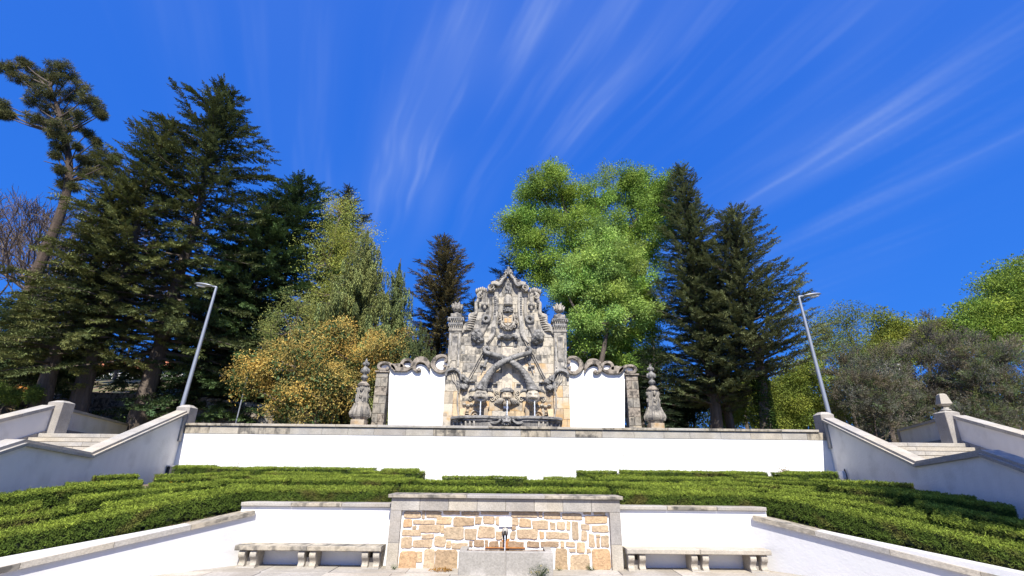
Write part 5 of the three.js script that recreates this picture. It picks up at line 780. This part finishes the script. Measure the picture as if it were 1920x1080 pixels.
conifer('dark fir in the shade under the left spruces behind the lamp post', 440, 470, -28, [[0, 0.1], [0.2, 1.8], [0.5, 3.4], [1, 4]], { clear: 0.9, col: DARK, spray: 0.9, gap: 0.46 });
conifer('narrow olive conifer tip rising behind the yellow-green tree', 656, 348, -34, [[0, 0.1], [0.1, 0.8], [0.3, 1.8], [1, 2.6]], { clear: 0.8, col: BROWN, spray: 0.8 });
broadleaf('slender yellow-green tree in new leaf behind the weeping conifers', [655, 780], -29.5, [[640, 400, 28], [628, 440, 36], [660, 450, 34], [615, 490, 40], [655, 500, 42], [625, 550, 42], [665, 560, 40], [610, 600, 36]], { geo: GEO.sparse, size: 0.50, dens: 1.2, per: 10, sub: 0.7, col: [0.37, 0.40, 0.085], trunk: 0.16, bark: M.barkPale, twig: 0.6, fork: 5 });
conifer('weeping conifer with hanging pale green sprays behind the orange-tipped tree', 692, 428, -26.5, [[0, 0.1], [0.1, 0.7], [0.35, 1.9], [0.65, 3.0], [1, 3.3]], { name: 'weeping_conifer', hang: true, clear: 0.88, col: [0.15, 0.175, 0.06], spray: 1.0, gap: 0.26, el: (t) => lerp(0.5, 0.1, t), droop: 0.35 });
conifer('second, slimmer weeping conifer right of the first', 752, 484, -28, [[0, 0.1], [0.15, 0.7], [0.4, 1.5], [1, 2.3]], { name: 'weeping_conifer', hang: true, clear: 0.86, col: [0.12, 0.15, 0.055], spray: 0.95, gap: 0.26, el: (t) => lerp(0.5, 0.1, t), droop: 0.35 });
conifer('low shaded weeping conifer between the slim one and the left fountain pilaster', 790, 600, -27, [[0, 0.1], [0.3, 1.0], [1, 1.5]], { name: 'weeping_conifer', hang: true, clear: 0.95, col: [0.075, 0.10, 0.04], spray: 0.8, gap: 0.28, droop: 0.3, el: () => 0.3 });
broadleaf('small pale green tree with sparse leaves left of the weeping conifer', [560, 780], -25.5, [[530, 590, 26], [560, 575, 26], [590, 590, 26], [545, 625, 30], [585, 625, 28], [510, 625, 20]], { geo: GEO.sparse, size: 0.44, dens: 1.1, per: 8, sub: 0.55, col: [0.28, 0.31, 0.09], trunk: 0.12, twig: 0.7 });
broadleaf('spreading evergreen with orange-brown new leaf tips beside the left obelisk', [598, 790], -22.3, [[478, 695, 34], [520, 668, 34], [470, 725, 26], [575, 640, 36], [620, 650, 40], [560, 690, 46, 1.2], [615, 700, 46, 1.5], [545, 740, 40, 1.2], [600, 745, 46, 1.4], [650, 735, 34, 0.6], [665, 680, 36], [700, 655, 32], [735, 645, 24], [690, 700, 34], [640, 620, 26]], { geo: GEO.big, size: 0.42, dens: 1.2, per: 9, sub: 0.55, flat: 0.3, tipSize: 0.40, col: [0.055, 0.085, 0.028], mat: GLOSSY, tipCol: [0.52, 0.385, 0.105], tipGeo: GEO.small, tipShare: 0.8, trunk: 0.15, stems: 2, fork: 1.2, bark: M.barkPale, twig: 0.3 });
conifer('dark brownish spruce standing alone left of the fountain gable', 836, 440, -31, [[0, 0.1], [0.12, 1.0], [0.25, 1.6], [0.42, 2.0], [0.6, 1.8], [0.75, 1.4], [1, 1.1]], { clear: 0.80, col: [0.105, 0.095, 0.045], tip: [0.16, 0.13, 0.055], spray: 0.55, gap: 0.24, whorl: 0.30, nb: 1.3, droop: 0.05, el: (t) => lerp(0.9, 0.15, Math.min(1, t * 1.6)) });
conifer('dark conifer with open level boughs behind the top of the fountain', 958, 480, -29, [[0, 0.1], [0.15, 1.2], [0.35, 2.0], [1, 2.2]], { clear: 0.9, col: [0.035, 0.045, 0.026], spray: 0.8, gap: 0.4, whorl: 0.65, nb: 0.8, gapN: 0.2 });
conifer('small dark conifer behind the left shoulder of the fountain', 890, 560, -27, [[0, 0.1], [0.3, 1.2], [1, 1.7]], { clear: 0.95, col: BROWN, spray: 0.75 });
// right: the great ash and its neighbours
broadleaf('great spring-green ash tree behind the right half of the fountain', [1105, 790], -28, [[1012, 365, 46], [975, 415, 36], [1050, 350, 38], [1005, 440, 44], [1065, 410, 48], [1115, 370, 42], [1165, 345, 40], [1205, 360, 40], [1240, 365, 30], [1235, 410, 34], [1190, 420, 44], [1140, 430, 44], [1075, 470, 44], [1020, 490, 34], [985, 478, 26], [1215, 470, 40], [1160, 490, 46], [1095, 530, 42], [1045, 530, 28], [1205, 540, 42], [1150, 560, 44], [1225, 600, 34], [1175, 620, 40], [1100, 590, 34], [1215, 660, 32], [1160, 670, 34], [1075, 580, 24], [1085, 640, 30, 1], [1120, 655, 32, 1], [1190, 690, 26, 1], [1070, 680, 26]], { geo: GEO.ash, size: 0.44, dens: 0.92, per: 16, sub: 0.60, col: [0.235, 0.355, 0.062], trunk: 0.42, stems: 2, fork: 4.6, twig: 0.35 });
broadleaf('paler green ash crown leaning forward in front of the great ash', [1125, 790], -25.5, [[1130, 455, 34], [1100, 480, 34], [1155, 485, 36], [1075, 515, 30], [1125, 515, 38], [1170, 525, 32], [1060, 545, 22], [1110, 555, 32], [1150, 560, 30], [1090, 600, 26], [1140, 610, 30], [1195, 590, 28]], { geo: GEO.ash, size: 0.42, dens: 0.8, per: 17, sub: 0.5, col: [0.29, 0.42, 0.10], trunk: 0.18, fork: 4.2, bark: M.bark });
conifer('tall slim dark spruce right of the great ash', 1275, 310, -25.5, [[0, 0.1], [0.1, 0.75], [0.25, 1.25], [0.5, 1.9], [0.75, 2.6], [1, 2.6]], { clear: 0.86, col: [0.085, 0.104, 0.046], tip: [0.135, 0.148, 0.06], spray: 0.58, gap: 0.25, whorl: 0.30, nb: 1.3, trunk: 0.28, droop: 0.04, el: (t) => lerp(1.0, 0.25, Math.min(1, t * 1.4)) });
conifer('ragged dark conifer with ivy on its trunk and boughs reaching right to the lamp', 1368, 388, -24, [[0, 0.1], [0.1, 0.9], [0.25, 1.6], [0.4, 2.0], [0.55, 2.7], [0.7, 3.1], [1, 3.0]], { clear: 0.74, col: [0.088, 0.104, 0.046], tip: [0.135, 0.145, 0.06], spray: 0.64, gap: 0.26, whorl: 0.34, nb: 1.25, gapN: 0.12, asym: 0.08, trunk: 0.26, bark: M.bark, droop: 0.02, el: (t) => lerp(0.95, 0.28, Math.min(1, t * 1.3)) });
conifer('dark conifer filling the gap between the slim spruce and the ragged one', 1322, 470, -26.5, [[0, 0.1], [0.2, 1.3], [0.5, 2.2], [1, 2.6]], { clear: 0.82, col: BROWN, spray: 0.65, gap: 0.3, droop: 0.04, el: (t) => lerp(0.9, 0.2, t) });
conifer('low dark conifer behind the right obelisk', 1222, 640, -25, [[0, 0.1], [0.3, 1.1], [1, 1.7]], { clear: 0.95, col: [0.04, 0.06, 0.028], spray: 0.75 });
{ // ivy on the ragged conifer's trunk
  const b = at(1336, 800, -24), list = []; for (let i = 0; i < 420; i++) { const y = rr(TERR, 6.2), a = rr(0, 6.28), r = 0.30 + rr(0, 0.08); list.push([frame(V(at(1368, 388, -24).x + r * Math.cos(a), y, -24 + r * Math.sin(a)), V(Math.cos(a), -0.3, Math.sin(a)), V(0, 1, 0), rr(0.14, 0.22)), shade([0.045, 0.085, 0.02], rr(0.6, 1.4))]); }
  const t = thing('ivy', 'dark green ivy wrapped round the ragged conifer trunk right of the right obelisk', 'ivy', V(at(1368, 388, -24).x, TERR, -24)); copies('leaves', GEO.box, GLOSSY, list, t);
}
// right background
broadleaf('bright lime green bushes behind the right end of the terrace wall', [1470, 800], -30, [[1400, 765, 30], [1445, 745, 36], [1490, 720, 40], [1530, 745, 40], [1480, 775, 36], [1555, 780, 30], [1440, 790, 30], [1360, 780, 24], [1520, 700, 26], [1395, 730, 22]], { name: 'bush', cat: 'bush', geo: GEO.far, size: 0.52, dens: 1.3, per: 10, sub: 0.6, col: [0.20, 0.25, 0.045], trunk: 0.06, stems: 3, twig: 0.2 });
broadleaf('pale green tree with bare grey stems behind the right street lamp', [1560, 790], -40, [[1540, 610, 26], [1585, 605, 28], [1560, 645, 30], [1600, 640, 26], [1530, 660, 26], [1580, 680, 30], [1610, 670, 22]], { geo: GEO.sparse, size: 0.75, dens: 0.75, per: 11, sub: 0.9, col: [0.19, 0.24, 0.07], trunk: 0.18, stems: 3, bark: M.barkPale, twig: 0.8 });
broadleaf('light lime tree in the right background, left of the middle brown thicket', [1665, 790], -42, [[1655, 620, 22], [1680, 625, 22], [1670, 650, 28], [1645, 655, 20], [1695, 655, 20]], { geo: GEO.far, size: 0.75, dens: 0.8, per: 11, sub: 0.9, col: [0.25, 0.29, 0.05], trunk: 0.16 });
broadleaf('small lime tree peeping over the brown thicket', [1750, 790], -42, [[1735, 622, 18], [1760, 618, 18], [1780, 630, 20], [1745, 645, 20]], { geo: GEO.far, size: 0.75, dens: 0.8, per: 11, sub: 0.9, col: [0.23, 0.27, 0.05], trunk: 0.16 });
broadleaf('large lime green tree at the right edge above the brown thicket', [1890, 790], -35, [[1900, 525, 30], [1870, 560, 36], [1910, 575, 40], [1840, 590, 30], [1880, 610, 40], [1825, 620, 26], [1930, 620, 40], [1850, 640, 34], [1945, 560, 36]], { geo: GEO.far, size: 0.72, dens: 0.8, per: 11, sub: 0.85, col: [0.22, 0.31, 0.05], trunk: 0.3 });
const HEATH = [0.175, 0.16, 0.115];
broadleaf('grey-brown feathery thicket nearest the right street lamp', [1630, 800], -27, [[1600, 700, 36], [1650, 690, 38], [1620, 740, 44], [1675, 735, 42], [1640, 775, 40], [1590, 745, 28], [1695, 775, 36]], { name: 'heather_shrub', cat: 'shrub', geo: GEO.plume, size: 0.5, dens: 1.5, per: 12, sub: 0.5, col: HEATH, tipCol: [0.13, 0.165, 0.065], tipShare: 0.3, trunk: 0.06, stems: 4, twig: 0.25 });
broadleaf('taller brown feathery thicket in the middle, behind the finial pier', [1760, 800], -28, [[1740, 660, 38], [1780, 660, 40], [1715, 700, 40], [1765, 710, 46], [1810, 700, 42], [1740, 755, 44], [1800, 755, 44]], { name: 'heather_shrub', cat: 'shrub', geo: GEO.plume, size: 0.52, dens: 1.5, per: 12, sub: 0.5, col: [0.155, 0.138, 0.105], tipCol: [0.13, 0.16, 0.065], tipShare: 0.3, trunk: 0.06, stems: 4, twig: 0.25 });
broadleaf('brown and green feathery thicket at the right edge of the picture', [1880, 800], -26, [[1850, 680, 38], [1900, 670, 40], [1835, 725, 40], [1885, 730, 46], [1930, 720, 44], [1860, 785, 44], [1920, 790, 44], [1815, 780, 34]], { name: 'heather_shrub', cat: 'shrub', geo: GEO.plume, size: 0.5, dens: 1.5, per: 12, sub: 0.5, col: HEATH, tipCol: [0.15, 0.19, 0.07], tipShare: 0.45, trunk: 0.06, stems: 4, twig: 0.25 });
// left edge
broadleaf('dark green bushes at the left edge above the old stone wall', [60, 745], -24.5, [[20, 650, 36], [60, 690, 34], [15, 705, 34], [105, 700, 32], [140, 690, 26], [-25, 690, 40], [90, 655, 26], [20, 600, 30]], { name: 'bush', cat: 'bush', geo: GEO.small, size: 0.46, dens: 1.5, per: 11, sub: 0.5, col: [0.065, 0.10, 0.036], trunk: 0.06, stems: 3 });
broadleaf('bright green low bush on the old stone wall beside the orange barrel', [10, 750], -22.6, [[5, 738, 12], [25, 745, 9], [-15, 735, 12], [62, 742, 7]], { name: 'bush', cat: 'bush', geo: GEO.small, size: 0.28, dens: 3, per: 10, sub: 0.3, col: [0.11, 0.16, 0.03], trunk: 0.03 });
{ // the tall pine with its bent trunk
  const z = -27, A = (px, py, dz = 0) => at(px, py, z + dz), b = A(28, 640), base = V(b.x - 0.3, landY(b.x, z) - 0.3, z), t = thing('pine_tree', 'tall old pine with a bare bent trunk at the left edge', 'tree', base);
  part('trunk', sweep([base, A(40, 595), A(62, 530), A(88, 465), A(112, 405), A(126, 355), A(130, 310), A(124, 265), A(112, 215), A(95, 165), A(90, 140)], [0.42, 0.38, 0.36, 0.33, 0.30, 0.27, 0.23, 0.19, 0.14, 0.09, 0.04].map((r) => r * 0.85), 12, 1, 50), std({ map: T.bark, bumpMap: T.bump, bumpScale: 0.03, roughness: 1, color: new THREE.Color(0.62, 0.56, 0.52) }), t);
  const clumps = [[22, 125, 15], [45, 118, 14], [30, 145, 14], [60, 130, 14], [8, 130, 12], [50, 150, 16], [100, 128, 17], [120, 125, 16], [85, 145, 15], [130, 145, 17], [110, 150, 18], [150, 160, 18], [160, 185, 17], [180, 195, 15], [185, 212, 12], [140, 180, 18], [115, 180, 20], [90, 175, 18], [70, 170, 16], [60, 190, 15], [85, 200, 18], [105, 210, 20], [130, 212, 18], [150, 218, 14], [65, 222, 16], [90, 230, 18], [115, 235, 18], [140, 235, 14], [100, 252, 14], [120, 258, 13], [110, 275, 12], [105, 290, 12], [112, 320, 11], [120, 345, 12], [140, 350, 9], [165, 250, 9], [170, 300, 15], [185, 285, 15], [190, 310, 16], [210, 305, 14], [215, 295, 10], [175, 325, 14], [155, 300, 12], [160, 320, 12], [200, 325, 12], [180, 265, 9], [5, 195, 13], [12, 212, 12], [2, 215, 10], [20, 216, 8], [145, 275, 8], [190, 215, 10], [75, 152, 12]], list = [], wood = [];
  const tk = (py) => A(clamp(90 + (py - 140) * 0.22, 90, 128) + (py > 330 ? 0 : 0), py);
  for (const [px, py, r] of clumps) { const c = A(px, py, rr(-1.1, 1.1)), R = r * mpp(c) * 1.02, s0 = tk(Math.min(340, py + 38)); wood.push(sweep([s0, s0.clone().lerp(c, 0.5).add(V(0, -0.12, 0)), c], [0.075, 0.045, 0.02], 5, 1, 6)); for (let i = 0; i < 30; i++) { const e = rdir().multiplyScalar(R * 0.95 * Math.cbrt(rnd())); e.y *= 0.7; const k = rr(0.6, 1.35); list.push([frame(c.clone().add(e), e.clone().add(V(0, 0.3, 0)), rdir(), rr(0.22, 0.36)), mix3(shade([0.075, 0.09, 0.036], k), shade([0.18, 0.16, 0.055], k), rnd() < 0.25 ? 0.8 : 0.15)]); } }
  wood.push(sweep([A(128, 330), A(118, 312), A(100, 307), A(82, 302)], [0.06, 0.05, 0.04, 0.02], 6), sweep([A(122, 372), A(140, 385), A(160, 378), A(170, 365), A(165, 350)], [0.05, 0.045, 0.04, 0.03, 0.02], 6), sweep([A(112, 240), A(70, 225), A(30, 214), A(0, 200)], [0.07, 0.06, 0.05, 0.03], 6), sweep([A(0, 190), A(-14, 175), A(-20, 150)], [0.03, 0.02, 0.015], 5));
  part('limbs', wood, M.bark, t, false); copies('crown', GEO.tuft, NEEDLE, list, t);
}
{ // leafless tree behind it
  const z = -36, b = at(95, 640, z), base = V(b.x, landY(b.x, z) - 0.2, z), t = thing('bare_tree', 'leafless grey-brown tree behind the pine trunk at the left edge', 'tree', base), wood = [], tr = [];
  const grow = (p, d, L, r, n) => { const q = p.clone().addScaledVector(d, L), m = p.clone().lerp(q, 0.5).add(rdir().multiplyScalar(L * 0.05)); (n > 5 ? tr : wood).push(sweep([p, m, q], [r, r * 0.85, r * 0.68], n > 4 ? 6 : 3, 1, n > 3 ? 4 : 2)); if (!n) return; const k = n > 5 ? 4 : rnd() < 0.7 ? 3 : 2; for (let i = 0; i < k; i++) { const e = d.clone().multiplyScalar(1.25).add(rdir().multiplyScalar(0.85)); e.y += 0.28; grow(q.clone().lerp(p, i ? rr(0, 0.35) : 0), e.normalize(), L * rr(0.66, 0.88), Math.max(0.016, r * rr(0.52, 0.66)), n - 1); } };
  grow(base, V(0.05, 1, 0).normalize(), 4.2, 0.3, 7); grow(base.clone().add(V(-3.6, 0, 1)), V(-0.1, 1, 0).normalize(), 3.8, 0.22, 7); grow(base.clone().add(V(3.2, 0, 0.5)), V(0.15, 1, 0).normalize(), 3.6, 0.2, 6);
  part('trunk', tr, M.barkPale, t, false); part('twigs', wood, M.barkPale, t, false);
}
{ // off to the right, outside the picture: the tree whose shade falls on the right slope
  broadleaf('tree standing right of the picture, shading the lower right hedges', V(12.4, -0.3, -1.2), 0, [[10.0, 10.3, 1.5, -3.2], [11.4, 9.8, 1.8, -3.7], [10.0, 11.6, 1.3, -2.4], [10.9, 12.0, 1.5, -1.9], [11.9, 10.6, 1.7, -2.6], [10.2, 9.2, 1.2, -2.2], [11.2, 8.8, 1.5, -1.6]], { world: true, geo: GEO.small, size: 0.55, dens: 0.75, per: 10, sub: 0.7, col: [0.06, 0.09, 0.025], trunk: 0.22, fork: 4.5 });
}
// ---------------------------------------------------------------- what lies behind the trees
{
  const z = -27.2, t = thing('old_stone_wall', 'old dark stone retaining wall in the shade under the left trees', 'wall', V(-20, TERR, z));
  let x = -25.5; while (x < -6) { const w = rr(0.6, 1.1), top = x < -17.5 ? 5.55 + (x + 24) * -0.03 : lerp(5.35, 4.2, clamp((x + 17.5) / 11)); let y = TERR - 0.2; while (y < top - 0.06) { const h = Math.min(rr(0.35, 0.5), top - y); part('stone', block(x + 0.006, y + 0.006, z - 0.5, x + w - 0.006, y + h - 0.006, z + rr(-0.02, 0.03), 0.03), [M.carved, M.brownStone, M.carved][Math.floor(rnd() * 3)], t); y += h; } x += w; }
  const u = thing('old_stone_wall', 'low grey stone wall at the left edge behind the outer stair parapet', 'wall', V(-23, TERR, -22)); let k = 0;
  const a = V(-25.5, 4.2, -20.6), b = V(-23.3, 5.1, -26.9); for (let i = 0; i < 8; i++) { const p = a.clone().lerp(b, i / 8 + 0.002), q = a.clone().lerp(b, (i + 1) / 8 - 0.002); part('stone', slab(p.clone().setY(p.y - 0.75 + rr(-0.04, 0.04)), q.clone().setY(q.y - 0.75), TERR - 0.3, 0.42 + rr(0, 0.05)), M.carved, u); part('stone', slab(p.clone().setY(p.y - 0.1), q.clone().setY(q.y - 0.1), p.y - 0.74, 0.42 + rr(0, 0.05), 0, q.y - 0.74), M.moss, u); part('coping_stone', bar(p.clone().setY(p.y - 0.1), q.clone().setY(q.y - 0.1), 0.5, 0.1), M.moss, u); }
  const c = at(42, 734, -23.2), o = thing('barrel', 'orange plastic barrel lying on the old wall at the left edge', 'barrel', c); const g = new THREE.CylinderGeometry(0.24, 0.24, 0.62, 22, 1).rotateZ(Math.PI / 2 - 0.25).translate(c.x, c.y, c.z); part('body', g, M.orange, o); for (const s of [-0.18, 0.04, 0.26]) part('hoop', new THREE.TorusGeometry(0.243, 0.02, 6, 24).rotateY(Math.PI / 2).translate(s, 0, 0).rotateZ(-0.25).translate(c.x, c.y, c.z), s > 0.2 ? M.orange : M.iron, o);
}
function house(label, px0, px1, pyEave, z, wallMat, roofUp) {
  const a = at(px0, pyEave, z), b = at(px1, pyEave, z), y0 = landY((a.x + b.x) / 2, z) - 0.5, ye = (a.y + b.y) / 2, t = thing('house', label, 'house', V((a.x + b.x) / 2, y0, z)), D = 6;
  part('wall', block(a.x, y0, z - D, b.x, ye, z, 0.02), wallMat, t); const e = 0.35, yr = ye + roofUp, zm = z - D / 2;
  part('roof', hexa([V(a.x - e, ye, z + e), V(a.x - e, ye, z - D - e), V(b.x + e, ye, z - D - e), V(b.x + e, ye, z + e)], [V(a.x - e, yr, zm + 0.02), V(a.x - e, yr, zm - 0.02), V(b.x + e, yr, zm - 0.02), V(b.x + e, yr, zm + 0.02)]), M.roof, t);
  const n = Math.floor((b.x - a.x) / 2.6); for (let i = 0; i < n; i++) { const x = lerp(a.x, b.x, (i + 0.5) / n); const w = part('window', block(x - 0.5, ye - 1.9, z + 0.002, x + 0.5, ye - 0.6, z + 0.06, 0.02), M.plaster, t); const g = block(x - 0.4, ye - 1.8, z + 0.061, x + 0.4, ye - 0.7, z + 0.075, 0.005).translate(-t.position.x, -t.position.y, -t.position.z); const p = part('pane', g, M.glassDark, null); w.add(p); }
}
house('white house with an orange tiled roof glimpsed under the left spruces', 70, 345, 692, -50, M.plaster, 1.5);
house('pale house glimpsed through the great ash behind the fountain', 1080, 1100, 640, -52, M.concrete, 0.4);
house('house with a faded tile roof among the lime trees in the right background', 1640, 1700, 662, -52, M.concrete, 1.0);
{ // the wood behind, one dark mass of leaves and thin stems
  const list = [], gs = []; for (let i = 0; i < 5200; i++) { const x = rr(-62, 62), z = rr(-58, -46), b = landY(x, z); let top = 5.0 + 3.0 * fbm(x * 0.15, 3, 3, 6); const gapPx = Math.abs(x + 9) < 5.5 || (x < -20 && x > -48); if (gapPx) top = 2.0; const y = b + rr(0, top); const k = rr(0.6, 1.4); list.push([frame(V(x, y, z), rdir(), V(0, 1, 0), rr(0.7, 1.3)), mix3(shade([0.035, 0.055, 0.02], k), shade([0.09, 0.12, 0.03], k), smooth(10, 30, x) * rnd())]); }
  for (let i = 0; i < 60; i++) { const x = rr(-60, 60), z = rr(-50, -42), b = landY(x, z); gs.push(sweep([V(x, b, z), V(x + rr(-0.2, 0.2), b + 3, z), V(x + rr(-0.5, 0.5), b + 6.5, z)], [0.16, 0.13, 0.06], 6, 1, 4)); }
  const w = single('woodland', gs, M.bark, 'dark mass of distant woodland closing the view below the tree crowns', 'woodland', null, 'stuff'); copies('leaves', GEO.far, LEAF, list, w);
}
{ // shrubs in the shade of the wood's edge
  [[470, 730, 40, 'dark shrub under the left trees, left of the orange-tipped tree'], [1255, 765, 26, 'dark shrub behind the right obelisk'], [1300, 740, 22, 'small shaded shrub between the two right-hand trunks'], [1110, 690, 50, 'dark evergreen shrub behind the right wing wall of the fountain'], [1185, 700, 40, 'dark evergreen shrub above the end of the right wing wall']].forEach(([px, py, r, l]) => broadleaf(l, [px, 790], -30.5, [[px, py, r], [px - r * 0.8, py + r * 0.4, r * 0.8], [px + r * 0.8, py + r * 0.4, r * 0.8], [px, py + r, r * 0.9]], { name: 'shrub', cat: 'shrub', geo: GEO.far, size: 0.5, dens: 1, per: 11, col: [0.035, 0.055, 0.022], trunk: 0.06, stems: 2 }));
}
scene.traverse((o) => { if (o.isMesh) { o.castShadow = true; o.receiveShadow = true; } });
camera.far = 1500; camera.updateProjectionMatrix();
renderer.render(scene, camera);
